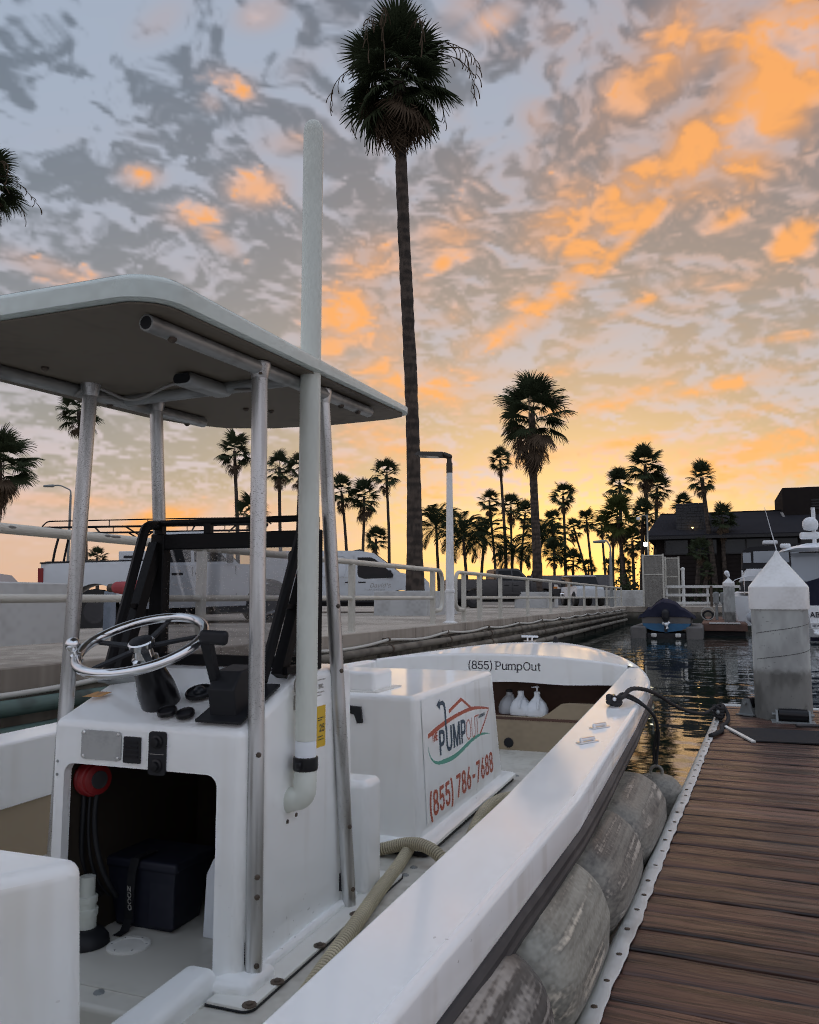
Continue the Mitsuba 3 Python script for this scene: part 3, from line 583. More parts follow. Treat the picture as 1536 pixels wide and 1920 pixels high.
# the console
cx0, cx1 = -2.0, -1.30
prof = [(2.10, .30), (2.10, 1.112), (2.47, 1.25), (2.86, 1.25), (2.90, .30)]
def prism_hull(x0, x1, ins, r):
    P = [(2.10 + ins, .20), (2.10 + ins, 1.112 - ins * .75), (2.47 + ins * .2, 1.25 - ins), (2.86 - ins, 1.25 - ins), (2.90 - ins, .20)]
    return balls([(x, a, b) for x in (x0 + ins, x1 - ins) for a, b in P], r)
shell = prism_hull(cx0, cx1, .028, .028) - m3.Manifold.cube((2, 2, .6)).translate((-3, 1.5, -.195))
inner = prism_hull(cx0, cx1, .036, .004)
op = prism(rrect(.562, .60, .035, (-1.945 - 1.385) / 2, .683), .3, ((0, 2.35, 0), (1, 0, 0), (0, 0, 1)))
con = put(skiff, 'console', shell - inner - solid(op), 'gelcoat', 35)
put(con, 'floor', bx(cx0 + .04, cx1 - .04, 1.98, 2.85, .400, .4035), 'gelcoat_deck')
put(con, 'shade_lining', cat(bx(cx0 + .0375, cx0 + .0395, 2.14, 2.845, .404, 1.10), bx(cx1 - .0395, cx1 - .0375, 2.14, 2.845, .404, 1.10), bx(cx0 + .04, cx1 - .04, 2.843, 2.847, .404, 1.2), hull([(x, y, z) for x in (cx0 + .041, cx1 - .041) for y, z in ((2.15, 1.075), (2.47, 1.19), (2.84, 1.19), (2.15, 1.079), (2.47, 1.194), (2.84, 1.194))])), 'cavity_shade')  # dark sheets added inside the white shell, their colour standing in for shade
put(con, 'foot_bead', cat(tube(bend([(cx1 + .012, 2.86, .418), (cx1 + .012, 2.085, .418), (cx1 - .10, 2.085, .418)], .03), .017, 10), balls([(-1.345, 2.07, .42), (-1.262, 2.085, .42), (-1.262, 2.19, .418)], .026)), 'gelcoat', 40)
nd = np.array([0, -.13, .37]); nd /= np.linalg.norm(nd); ed = np.array([0, .37, .138]); ed /= np.linalg.norm(ed)
def dash(x, y, lift=0): return np.array([x, y, 1.1225 + (y - 2.10) * .373]) + np.cross((1, 0, 0), ed) * lift
DN = np.cross((1, 0, 0), ed)
AF = lambda x, z, d=0: ((x, 2.10 - d, z), (1, 0, 0), (0, 0, 1))          # frame on the aft face
def aft(parent, name, poly, x, z, d, m, **k): return put(parent, name, prism(poly, d, AF(x, z, 0.001)), m, **k)
pl = put(skiff, 'cover_plate', prism(rrect(.152, .088, .012), .004, AF(-1.803, 1.045, .0005)), 'plate_metal', label='blank grey metal plate held by four screws')
for a in (-1, 1):
    for b in (-1, 1): put(pl, 'screw', lathe([(.006, 0), (.005, .003), (.0001, .004)], 10, (-1.803 + a * .066, 2.0952, 1.045 + b * .036), (0, -1, 0)), 'chrome', 30)
sp = put(skiff, 'switch_panel', prism(rrect(.062, .078, .004), .006, AF(-1.685, 1.038, .0005)), 'black_plastic')
for k in range(4): put(sp, 'ridge', bx(-1.708, -1.662, 2.090, 2.0935, 1.016 + k * .014, 1.022 + k * .014), 'black_gloss')
ig = put(skiff, 'ignition_panel', prism(rrect(.062, .128, .010), .006, AF(-1.592, 1.034, .0005)), 'black_plastic')
for b in (.034, -.036): put(ig, 'knob', lathe([(.020, 0), (.020, .004), (.014, .006), (.013, .016), (.0001, .017)], 18, (-1.592, 2.0935, 1.034 + b), (0, -1, 0)), 'black_gloss', 30)
put(ig, 'stripe', bx(-1.617, -1.567, 2.0925, 2.0935, 1.031, 1.0325), 'grey_print')
for x, z in ((-1.972, .985), (-1.972, .945)): put(con, 'screw', lathe([(.005, 0), (.004, .003), (.0001, .0035)], 8, (x, 2.0995, z), (0, -1, 0)), 'galvanised', 30)
for x, y, r, nm in ((-1.575, 2.283, .047, 'compass_gauge'), (-1.606, 2.158, .031, 'gauge'), (-1.535, 2.152, .029, 'gauge')):
    g = put(skiff, nm, lathe([(r, 0), (r, .010), (r * .92, .014), (r * .86, .012), (r * .82, .006)], 30, dash(x, y), DN), 'black_gloss', 30)
    put(g, 'face', lathe([(.001, .004), (r * .86, .004), (r * .86, .006), (.001, .007)], 24, dash(x, y), DN), 'black_plastic')
    if r > .04: put(g, 'dial', xf(balls([(0, 0, 0)], .022), tuple(dash(x, y, .004))), 'window_dark', True)
put(skiff, 'notice_label', prism([(-.04, -.022), (.028, -.016), (.048, .020), (-.012, .018)], .0012, (dash(-1.958, 2.245, .0006), (1, 0, 0), ed)), 'orange_label')
hs = put(skiff, 'hasp', xf(cat(balls([(-.03, .02, .012), (.05, .06, .014)], .018)), tuple(dash(-1.955, 2.32))), 'galvanised', 40)
put(hs, 'loop', tube([tuple(dash(-1.985, 2.315, .012) + (.018 * math.cos(a), .014 * math.sin(a), 0)) for a in np.linspace(0, 6.28, 14)], .005, 6), 'galvanised', True)
put(skiff, 'hose_vent', cat(*[bx(-1.43 + k * .022, -1.42 + k * .022, 2.50, 2.57, 1.2502, 1.262) for k in range(5)], bx(-1.44, -1.325, 2.49, 2.58, 1.2502, 1.255)), 'black_plastic')
# steering column and wheel
th = math.radians(23.5); wn = np.array([0, -math.sin(th), math.cos(th)]); wc = np.array([-1.641, 2.068, 1.360]); wu = np.array([1., 0, 0]); wv_ = np.array([0, math.cos(th), math.sin(th)])
col = dash(-1.690, 2.232); top = wc - wn * .055
ax_ = (top - col); L = np.linalg.norm(ax_)
cl = put(skiff, 'steering_column', lathe([(.062, -.01), (.062, .015), (.060, .06), (.050, .6 * L), (.042, L - .015), (.038, L)], 28, col, ax_), 'black_gloss', 40)
sw = put(skiff, 'steering_wheel', tube([wc + .19 * (math.cos(a) * wu + math.sin(a) * wv_) for a in np.linspace(0, 2 * math.pi, 72, endpoint=False)], .0150, 14, closed=True), 'chrome', True, label='chrome steering wheel with a spinner knob')
put(sw, 'hub', lathe([(.030, -.055), (.040, -.05), (.040, -.035), (.030, -.03), (.028, -.005), (.038, .0), (.040, .018), (.036, .022)], 30, wc - wn * .012, wn), 'chrome', 40)
put(sw, 'hub_cap', lathe([(.035, .021), (.033, .026), (.02, .030), (.0001, .031)], 24, wc - wn * .012, wn), 'black_plastic', 40)
for k in range(5):
    a = math.radians(100 + 72 * k); d = math.cos(a) * wu + math.sin(a) * wv_; e = np.cross(wn, d)
    put(sw, 'spoke', hull([wc - wn * .012 + d * q + e * s * w + wn * h for q, w in ((.03, .011), (.182, .0075)) for s in (-1, 1) for h in (-.004, .004)]), 'black_plastic')
kb = wc + .19 * (math.cos(math.radians(212)) * wu + math.sin(math.radians(212)) * wv_)
put(sw, 'knob', cat(xf(balls([(0, 0, 0)], .022), tuple(kb + wn * .044)), lathe([(.016, -.012), (.016, .012), (.009, .016), (.009, .026), (.014, .032)], 16, kb, wn), xf(balls([(0, 0, 0)], .018), tuple(kb - wn * .006))), 'chrome', 40)
# throttle
tb = put(skiff, 'throttle', prism([(-1.447, 2.15), (-1.352, 2.15), (-1.352, 2.33), (-1.447, 2.33)], .001, ((0, 0, 1.13), (1, 0, 0), (0, 1, 0))), 'black_plastic', label='black throttle control box and lever')
body = balls([tuple(dash(x, y, h)) for x in (-1.437, -1.360) for y, h in ((2.155, .01), (2.165, .082), (2.215, .112), (2.290, .095), (2.325, .06), (2.325, .01))], .008)
put(tb, 'body', body, 'black_plastic', 35)
put(tb, 'base_plate', prism([(-1.474, 2.116), (-1.318, 2.119), (-1.320, 2.352), (-1.474, 2.352)], .008, ((0, 0, 0), (1, 0, 0), (0, 1, 0))), 'black_plastic')
bpk = [k for k in scene if k.endswith('throttle__base_plate')][0]
v = [(x, y) for x, y in ((-1.474, 0.0), (-1.318, 0.0), (-1.320, .25), (-1.474, .25))]
scene[bpk] = mikit.ply(prism(v, .008, (dash(0, 2.116, .001), (1, 0, 0), ed)), 'black_plastic')
la, lb = np.array([-1.440, 2.175, 1.225]), np.array([-1.412, 2.065, 1.388])
put(tb, 'lever', hull([p + np.array([sx * w, sy * .012, 0]) for p, w in ((la, .012), (lb, .017)) for sx in (-1, 1) for sy in (-1, 1)]), 'black_plastic')
put(tb, 'grip', balls([lb + (-.004, 0, .004), lb + (.064, 0, .002), lb + (-.002, 0, -.010), lb + (.062, 0, -.014)], .0135), 'black_plastic', 40)
put(tb, 'pivot', lathe([(.02, -.012), (.022, 0), (.02, .012)], 18, (-1.440, 2.18, 1.232), (1, 0, 0)), 'black_gloss', 30)
del scene[tb]; labels.setdefault(tb, {})['label'] = 'black throttle control box and lever'
# windshield
ws = skiff + '__windshield'
WF = 'black_frame'
def bar(a, b, w, d=None):
    a, b = np.asarray(a, float), np.asarray(b, float); t = (b - a) / np.linalg.norm(b - a)
    u = np.cross(t, (0, 1, 0) if abs(t[1]) < .8 else (1, 0, 0)); u /= np.linalg.norm(u); v = np.cross(t, u); d = d or w
    return hull([p + u * s * w / 2 + v * q * d / 2 for p in (a, b) for s in (-1, 1) for q in (-1, 1)])
wl, wr, wy = -2.010, -1.318, 2.60
put(ws, 'sill', bx(wl, wr, wy - .02, wy + .02, 1.252, 1.292), WF)
put(ws, 'header', cbox(wl, wr, wy - .02, wy + .02, 1.680, 1.738), WF)
put(ws, 'top_rail', cat(balls([(wl + .02, wy, 1.782), (wr - .02, wy, 1.782)], .012), bx(-1.79, -1.76, wy - .01, wy + .01, 1.738, 1.78), bx(wl, wl + .035, wy - .012, wy + .012, 1.737, 1.785), bx(wr - .035, wr, wy - .012, wy + .012, 1.737, 1.785)), WF)
for x, nm in ((wl + .022, 'side_bar'), (wr - .022, 'side_bar')): put(ws, nm, cbox(x - .030, x + .030, wy - .025, wy + .025, 1.25, 1.74), WF)
put(ws, 'pane', bx(wl + .05, wr - .05, wy - .002, wy + .002, 1.292, 1.680), 'pane_glass', label='clear windshield pane speckled with spray')
for x, sx in ((wl + .012, 1), (wr - .012, -1)):
    A, B = (x, 2.50, 1.745), (x + sx * .030, 2.305, 1.235); C_, D = (x, 2.585, 1.70), (x + sx * .015, 2.385, 1.245)
    put(ws, 'wing_frame', cat(tube(bend([(x, wy, 1.775), (x, 2.52, 1.770), B], .06, 6), .018, 8), bar(C_, D, .038, .045), bar((x + sx * .02, 2.41, 1.47), (x + sx * .008, 2.49, 1.47), .016), bx(x - .018, x + .018, 2.38, 2.60, 1.250, 1.275)), WF, 30)
    put(ws, 'wing_pane', prism([(2.41, 1.27), (2.58, 1.27), (2.58, 1.70), (2.575, 1.70)], .003, ((x, 0, 0), (0, 1, 0), (0, 0, 1))), 'pane_glass')
rd = np.random.default_rng(21); drops = []
for k in range(900):
    z = 1.295 + .38 * rd.random() ** 1.5; x = rd.uniform(wl + .055, wr - .055)
    r = .0011 + .0016 * rd.random() ** 3
    d = _S1.copy(); keep = trimesh.creation.icosphere(subdivisions=0); vv = keep.vertices * (r, r * .55, r * 1.1) + (x, wy - .0028 - r * .1, z); drops.append(trimesh.Trimesh(vv, keep.faces, process=False))
put(ws, 'droplets', cat(*drops), 'droplet', kind='stuff')
tag(ws, 'black framed windshield with folding wings')
put(skiff, 'search_light', cat(balls([(-1.40, 2.57, 1.648), (-1.36, 2.57, 1.65), (-1.40, 2.57, 1.63), (-1.36, 2.57, 1.635)], .018), bx(-1.385, -1.375, 2.57, 2.59, 1.65, 1.69)), 'black_plastic', 40)

# canopy
def can_z(y): return 2.206 + .045 * (y - 1.52)
cp = Polygon(np.vstack([np.asarray(sbox(-2.26, 1.52, -1.205, 2.6).buffer(-.12).buffer(.12).exterior.coords)[:-1], [(-1.205, 3.20), (-1.235, 3.27), (-1.32, 3.31), (-1.6, 3.335), (-1.9, 3.30), (-2.10, 3.20), (-2.21, 3.02), (-2.255, 2.8)]])).convex_hull
pts = []
for ins, z in ((.012, .0), (.0, .006), (.0, .058), (.006, .072), (.022, .086), (.06, .096), (.30, .112)):
    pts += [(x, y, can_z(y) + z * (.78 - .42 * float(smooth(2.0, 3.3, y)))) for x, y in np.asarray(cp.buffer(-ins).exterior.coords)]
can = put(skiff, 'canopy', hull(pts), 'canopy_white', 40, label='pale fibreglass canopy on four metal posts')
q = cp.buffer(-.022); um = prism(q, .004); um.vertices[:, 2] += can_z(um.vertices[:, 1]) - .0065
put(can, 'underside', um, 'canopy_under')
def under(pts, r, m='aluminium_dull', n=10): return tube(bend([(x, y, can_z(y) - .006 - d) for x, y, d in pts], .03), r, n)
put(can, 'side_rail', under([(-1.312, 1.63, .022), (-1.29, 2.98, .022)], .022), 'aluminium_dull', 40)
put(can, 'side_rail', under([(-2.06, 1.63, .022), (-2.02, 2.90, .022)], .022), 'aluminium_dull', 40)
put(can, 'cross_rail', under([(-2.04, 2.42, .016), (-1.30, 2.36, .016)], .022), 'aluminium_dull', 40)
for yy_, xx_ in ((2.19, -1.598),):
    o = balls([(xx_ - .018, yy_, can_z(yy_) - .03), (xx_ + .018, yy_, can_z(yy_) - .03), (xx_ - .012, yy_ + .20, can_z(yy_ + .2) - .03), (xx_ + .022, yy_ + .20, can_z(yy_ + .2) - .03)], .022)
    put(can, 'rod_socket', o, 'aluminium_dull', 40)
    put(can, 'socket_mouth', prism(rrect(.062, .032, .014), .003, ((xx_, yy_ - .0205, can_z(yy_) - .031), (1, 0, 0), (0, 0, 1))), 'black_plastic')
put(can, 'tube_mouth', lathe([(.017, 0), (.017, .002), (.001, .002)], 14, (-1.312, 1.631, can_z(1.63) - .028), (0, -1, 0)), 'black_plastic')
put(can, 'cable', tube(spline([(-2.03, 2.17, can_z(2.17) - .05), (-1.97, 2.22, can_z(2.2) - .02), (-1.90, 2.28, can_z(2.3) - .055), (-1.80, 2.30, can_z(2.3) - .03), (-1.68, 2.30, can_z(2.3) - .012), (-1.60, 2.34, can_z(2.3) - .03), (-1.55, 2.40, can_z(2.4) - .03), (-1.47, 2.45, can_z(2.45) - .02), (-1.45, 2.40, can_z(2.4) - .035), (-1.52, 2.36, can_z(2.36) - .04)], 60), .0055, 6), 'grey_print', True)
for x, y in ((-1.30, 1.72), (-1.295, 2.15), (-1.29, 2.72), (-1.285, 2.86), (-2.05, 1.85), (-2.04, 2.35), (-2.03, 2.8), (-1.75, 2.80), (-1.70, 2.82), (-1.74, 2.87), (-1.68, 2.88), (-1.95, 1.95)):
    put(can, 'fastener', lathe([(.012, 0), (.012, -.006), (.006, -.012), (.0001, -.013)], 10, (x, y, can_z(y) - (.006 if abs(x + 1.7) < .3 else .046))), 'rust', 30)
for n_, (a, b) in enumerate((((-1.275, 2.144, .414), (-1.305, 2.164, can_z(2.16) - .04)), ((-1.265, 2.772, .414), (-1.306, 2.60, can_z(2.6) - .04)), ((-2.055, 2.18, .414), (-1.995, 2.20, can_z(2.2) - .03)), ((-2.055, 2.80, .414), (-2.0, 2.56, can_z(2.56) - .02)))):
    p = put(skiff, 'canopy_post', cat(rod(a, b, .0245, 20), lathe([(.034, 0), (.034, -.012), (.026, -.05)], 16, (b[0], b[1], b[2] + .03))), 'aluminium', 40)
    if n_ < 2:
        a_, b_ = np.array(a), np.array(b); t_ = (b_ - a_) / np.linalg.norm(b_ - a_)
        for h in ((.05, .235, .29, .63) if n_ == 0 else (.06, .28, .83, 1.06)):
            put(p, 'bolt', lathe([(.008, .022), (.008, .027), (.004, .030), (.0001, .030)], 10, a_ + t_ * h, (.75, -.66, 0) if n_ == 0 else (.9, -.4, 0)), 'rust', 30)
        put(p, 'bracket', bx(cx1 - .004, a[0], a[1] - .012, a[1] + .012, .46, .52), 'black_plastic')
# vent pipe of the tank, standing through the canopy
vp = put(skiff, 'vent_pipe', lathe([(.0345, 1.045), (.0345, 3.10), (.031, 3.125), (.022, 3.137), (.0001, 3.138)], 28, (-1.252, 2.400, 0)), 'pvc', 40, label='tall pale plastic vent pipe rising through the canopy')
sh = scene[vp]
put(vp, 'coupling', lathe([(.0335, .99), (.0335, 1.043), (.0325, 1.044)], 26, (-1.252, 2.400, 0)), 'white_plastic', 40)
put(vp, 'collar', cat(lathe([(.038, .952), (.040, .956), (.040, .990), (.038, .994)], 26, (-1.252, 2.400, 0)), cbox(-1.262, -1.242, 2.345, 2.365, .962, .984)), 'black_gloss', 40)
put(vp, 'elbow', tube(bend([(-1.252, 2.40, .955), (-1.252, 2.395, .868), (-1.31, 2.385, .858)], .06, 8), [.036] + [.037] * 8 + [.040], 22), 'pvc', True)
# lettering and stickers on the console's starboard side: read along the skiff
SF = lambda y, z: ((cx1 + .0005, y, z), (0, 1, 0), (0, 0, 1))
for ch, z in (('C', 1.192), ('B', 1.137)):
    put(con, 'lettering', text(ch, .044, SF(2.398, z), .0012, True), 'grey_print')
put(con, 'lettering', cat(text('INC.', .014, SF(2.578, 1.187), .0012, True), bx(cx1, cx1 + .0015, 2.572, 2.63, 1.215, 1.218), bx(cx1, cx1 + .0015, 2.572, 2.625, 1.173, 1.176), bx(cx1, cx1 + .0015, 2.572, 2.60, 1.162, 1.165)), 'grey_print')
yl = put(skiff, 'registration_sticker', bx(cx1 + .0002, cx1 + .0016, 2.545, 2.634, .988, 1.127), 'yellow_label', label='yellow registration sticker')
put(yl, 'number', cat(text('25', .024, ((cx1 + .0016, 2.585, 1.040), (0, 1, 0), (0, 0, 1)), .0006, True), *[bx(cx1 + .0016, cx1 + .0021, 2.575, 2.575 + w_, z_, z_ + .003) for w_, z_ in ((.05, 1.085), (.03, 1.078), (.045, 1.012), (.04, 1.022))]), 'black_ink')
for y, z in ((2.372, .795), (2.43, .802)): put(con, 'screw', lathe([(.007, 0), (.006, .004), (.0001, .005)], 10, (cx1 - .0005, y, z), (1, 0, 0)), 'rust', 30)
# front seat box of the console
put(skiff, 'front_seat', rbox(-2.03, -1.245, 2.88, 3.03, .402, .815, .028), 'gelcoat', 35)
# inside the console
sv = put(skiff, 'battery_switch', lathe([(.028, -.03), (.052, -.02), (.055, -.006), (.050, 0), (.056, .012), (.052, .028), (.047, .03), (.047, .045), (.030, .05), (.0001, .05)], 24, (-1.928, 2.20, .915), (.95, -.3, .05)), 'red_plastic', 30, label='round red battery switch')
put(sv, 'disc', lathe([(.028, .0505), (.028, .054), (.0001, .055)], 18, (-1.928, 2.20, .915), (.95, -.3, .05)), 'rubber', 30)
for dx in (0, .03, .06): put(skiff, 'cable', tube(spline([(-1.955 + dx, 2.20, .885), (-1.945 + dx * .8, 2.19, .78), (-1.96 + dx * 1.2, 2.21, .66), (-1.95 + dx, 2.30, .52)], 24), .008 if dx != .03 else .005, 8), 'black_plastic', True)
ht = put(skiff, 'deck_plate', lathe([(.068, .4035), (.068, .408), (.062, .411), (.046, .411), (.044, .409)], 36, (-1.783, 2.235, 0)), 'gelcoat_matt', 40, label='round inspection plate in the console floor')
put(ht, 'lid', lathe([(.044, .4036), (.044, .4085), (.0001, .409)], 30, (-1.783, 2.235, 0)), 'plate_metal')
for a in np.arange(6) * 60 + 20: put(ht, 'screw', lathe([(.003, 0), (.0001, .0012)], 8, (-1.783 + .055 * math.cos(math.radians(a)), 2.235 + .055 * math.sin(math.radians(a)), .411)), 'black_plastic')
put(skiff, 'foot_ridge', hull(np.vstack([np.array([x, y, z]) + _S * r for x, y, z, r in ((-1.42, 2.05, .44, .03), (-1.375, 2.05, .44, .03), (-1.42, 2.05, .34, .03), (-1.375, 2.05, .34, .03), (-1.44, 1.42, .40, .035), (-1.375, 1.42, .40, .035), (-1.44, 1.40, .28, .03), (-1.375, 1.40, .28, .03))])), 'gelcoat', 40)
put(skiff, 'bolt', sbolt, None, to=T().translate([-1.66, 1.96, .400]))

# holding tank cover with the sign on its starboard side
tk = hull([(x, y, z) for x, y, z in ()] or np.vstack([np.array(p) + _S * .028 for p in [(x, y, 1.062 - .028) for x in (-2.03 + .03, -1.272 - .03) for y in (3.47 + .03, 4.83 - .03)] + [(x, y, .44) for x in (-2.06 + .03, -1.240 - .03) for y in (3.455 + .03, 4.915 - .03)]]))
tank = put(skiff, 'tank_cover', tk, 'gelcoat', 35, label='big white tank cover carrying the pump out sign')
fp = sbox(-2.09, 3.42, -1.21, 4.98)
put(tank, 'skirt', hull([(x, y, z) for ins, z in ((.0, .428), (.0, .440), (.012, .448), (.05, .458)) for x, y in np.asarray(fp.buffer(.03, quad_segs=5).buffer(-ins).exterior.coords)]), 'gelcoat', 40)
put(tank, 'gasket', prism(fp.buffer(.018), .022, ((0, 0, .404), (1, 0, 0), (0, 1, 0))), 'black_plastic')
hb = put(tank, 'hatch', rbox(-2.02, -1.508, 3.565, 3.80, 1.055, 1.155, .022), 'gelcoat', 35)
hbp = put(tank, 'hatch_plate', prism(sbox(-2.02, 3.545, -1.49, 3.84).buffer(.012), .006, ((0, 0, 1.0615), (1, 0, 0), (0, 1, 0))), 'gelcoat_matt')
put(tank, 'latch', cat(prism([(0, 0), (.09, -.005), (.10, -.075), (.075, -.078), (.06, -.04), (0, -.028)], .02, ((-1.62, 3.474, 1.012), (1, 0, 0), (0, 0, 1)))), 'black_plastic')
# sign: a thin panel leaning with the cover's side; u along the side, v up it
sl = np.array([-1.240 - -1.272, 0, -(1.062 - .44)]); sl /= np.linalg.norm(sl); vv = -sl; uu = np.array([0, 1., 0]); on = np.cross(uu, vv)
def P(u, v, lift=.0012): return np.array([-1.240, 0, .44]) + on * lift + uu * (3.60 + u) + vv * v
def flat(poly, name, m, lift=.0022, parent=None, th=.0010): return put(parent or sign, name, prism(poly, th, (P(0, 0, lift), uu, vv)), m)
sign = put(tank, 'sign_panel', prism(sbox(-.055, .045, 1.165, .60), .0012, (P(0, 0, .0006), uu, vv)), 'gelcoat', label='sign of a boat outline over a green wave with the pump out phone number')
def ribbon(pts, w, n=40, cl=False):
    p = spline([(a, b, 0) for a, b in pts], n)[:, :2] if len(pts) > 2 else np.asarray(pts, float); w = np.broadcast_to(w, (len(p),)) if np.isscalar(w) else np.interp(np.linspace(0, 1, len(p)), np.linspace(0, 1, len(w)), w)
    t = np.gradient(p, axis=0); t /= np.linalg.norm(t, axis=1, keepdims=True) + 1e-12; nn_ = np.stack([-t[:, 1], t[:, 0]], -1) * w[:, None] / 2
    return Polygon(np.vstack([p + nn_, (p - nn_)[::-1]])).buffer(0)

def word(s_, name, u0, u1, v0, h, m, bold=True):
    t_ = meshkit.text_mesh(s_, h, .0010, bold); w_ = t_.bounds[1][0] - t_.bounds[0][0]
    t_.vertices = (t_.vertices - [t_.bounds[0][0], 0, 0]) * [(u1 - u0) / w_, 1, 1] + [u0, v0, 0]
    put(sign, name, into(t_, (P(0, 0, .0030), uu, vv)), m)
flat(ribbon([(.012, .428), (.159, .446), (.368, .461), (.57, .467), (.743, .464), (.90, .449), (1.075, .424)], (.020, .022, .020, .019, .018, .014, .008), 60), 'boat_outline', 'red_print')
flat(ribbon([(1.073, .424), (1.02, .392), (.93, .343), (.862, .311)], (.006, .010, .012), 30), 'boat_outline', 'red_print', .0024)
flat(ribbon([(.335, .500), (.552, .536)], .018).union(ribbon([(.545, .537), (.722, .468)], .013)), 'boat_outline', 'red_print', .0026)
flat(ribbon([(.188, .553), (.225, .554), (.255, .546), (.270, .525), (.274, .48), (.278, .42)], (.014, .020, .022, .022, .022, .022), 40).union(Polygon([(.150, .551), (.196, .575), (.200, .525)])), 'arrow_pipe', 'navy_print', .0028)
word('P', 'lettering', .165, .248, .320, .108, 'navy_print'); word('UMP', 'lettering', .270, .598, .318, .110, 'navy_print'); word('THE', 'lettering', .062, .143, .394, .036, 'red_print'); word('.com', 'lettering', .850, .975, .398, .022, 'navy_print')
ell = affinity.scale(affinity.translate(Polygon([(math.cos(a), math.sin(a)) for a in np.linspace(0, 6.2832, 40)[:-1]]), .650, .366), .043, .052, origin=(.650, .366))
flat(ell.difference(ell.buffer(-.006)), 'lettering', 'red_print')
flat(ribbon([(.712, .418), (.713, .345), (.722, .322), (.742, .314), (.764, .322), (.774, .345), (.775, .418)], .006, 50), 'lettering', 'red_print')
flat(ribbon([(.782, .416), (.858, .416)], .006).union(ribbon([(.820, .417), (.820, .314)], .006)), 'lettering', 'red_print')
flat(ribbon([(.004, .382), (.03, .335), (.10, .297), (.212, .281), (.36, .274), (.51, .283), (.66, .300), (.80, .308), (.93, .303), (1.07, .281)], (.001, .012, .020, .022, .020, .020, .018, .014, .010, .001), 70), 'green_wave', 'teal_print')
word('(855) 786-7688', 'phone_lettering', -.012, 1.092, .074, .104, 'red_print')

# cleats and strap eyes on the starboard gunwale and the bow
def cleat(x, y, z, ang, s=1.0):
    g = T().translate([x, y, z]).rotate([0, 0, 1], ang).scale(s)
    c = put(skiff, 'cleat', cat(balls([(0, -.075, .045), (0, .075, .045)], .010), rod((0, -.022, 0), (0, -.022, .045), .010), rod((0, .022, 0), (0, .022, .045), .010), cbox(-.022, .022, -.055, .055, .001, .008)), 'chrome', 40, to=g)
cleat(-.512, 4.35, float(zg(4.35)), 8); cleat(-1.80, 8.30, 1.055, 80, 1.1)
put(skiff, 'chock', balls([(-1.60, 8.55, 1.05), (-1.57, 8.55, 1.05), (-1.585, 8.55, 1.085)], .016), 'black_gloss', 40)
for y in (3.69, 3.335):
    z = float(zg(y)); g = T().translate([-.50, y, z]).rotate([0, 0, 1], 58)
    put(skiff, 'strap_eye', cat(cbox(-.055, .055, -.016, .016, .0005, .006), balls([(-.036, 0, .014), (.036, 0, .014)], .007), bx(-.04, -.03, -.006, .006, .004, .014), bx(.03, .04, -.006, .006, .004, .014)), 'chrome', 40, to=g)
# ------------------------------------------------------------------ loose things on the skiff and the dock
sb = thing('seat_box', 'white moulded seat box with rounded corners in the lower left corner', 'seat box')
fp_ = [(-1.31, 1.42), (-1.73, .66), (-2.4, .66), (-2.4, 1.42)]
put(sb, 'body', hull(np.vstack([np.array([x + dx, y, z]) + _S * .035 for (x, y) in fp_ for z, dx in ((.345, .03), (.916, 0.))])), 'gelcoat', 35)
to = thing('battery_crate', 'dark navy lidded crate with a webbing strap inside the console', 'crate')
put(to, 'tub', hull([(x, y, z) for x0, x1, y0, y1, z in ((-1.94, -1.72, 2.365, 2.52, .406), (-1.965, -1.692, 2.340, 2.55, .60)) for x in (x0, x1) for y in (y0, y1)]), 'navy_vinyl')
put(to, 'lid', rbox(-1.975, -1.682, 2.33, 2.56, .598, .632, .012), 'navy_vinyl', 30)
put(to, 'moulding', cat(rbox(-1.80, -1.70, 2.345, 2.36, .42, .58, .006), rbox(-1.93, -1.86, 2.345, 2.36, .42, .58, .006)), 'navy_vinyl', 30)
st = put(to, 'strap', loft([[(x - .016, y, z), (x + .016, y, z), (x + .016, y - .003, z), (x - .016, y - .003, z)] for x, y, z in ((-1.835, 2.42, .640), (-1.838, 2.325, .640), (-1.845, 2.318, .60), (-1.858, 2.325, .50), (-1.866, 2.335, .44), (-1.868, 2.318, .408), (-1.868, 2.28, .407))]), 'black_plastic')
put(st, 'lettering', into(cat(*[xf(meshkit.text_mesh(c_, .016, .0006, True), (0, -.019 * i, 0)) for i, c_ in enumerate('NOCO')]), ((-1.862, 2.3155, .535), (1, 0, -.0), (-.13, .06, 1))), 'grey_print')
bt = thing('white_jug', 'pale flat plastic bottle leaning inside the console by its right edge', 'bottle')
put(bt, 'body', hull([(x, y, z) for x0, x1, y0, y1, z in ((-1.60, -1.50, 2.37, 2.43, .406), (-1.595, -1.50, 2.375, 2.44, .60), (-1.58, -1.52, 2.39, 2.43, .645)) for x in (x0, x1) for y in (y0, y1)]), 'white_plastic', 30)
put(bt, 'cap', lathe([(.022, .645), (.022, .67), (.0001, .672)], 16, (-1.55, 2.41, 0)), 'black_plastic', 30)
pf_ = thing('bilge_fitting', 'stack of white plastic fittings on a black base inside the console', 'pump')
put(pf_, 'base', lathe([(.075, .405), (.072, .425), (.055, .445), (.03, .455)], 24, (-1.925, 2.20, 0)), 'black_plastic', 40)
put(pf_, 'fitting', lathe([(.032, .455), (.032, .49), (.036, .492), (.036, .512), (.030, .514), (.030, .53), (.034, .532), (.034, .55), (.025, .552), (.025, .61), (.0001, .612)], 22, (-1.925, 2.20, 0)), 'pvc', 30)
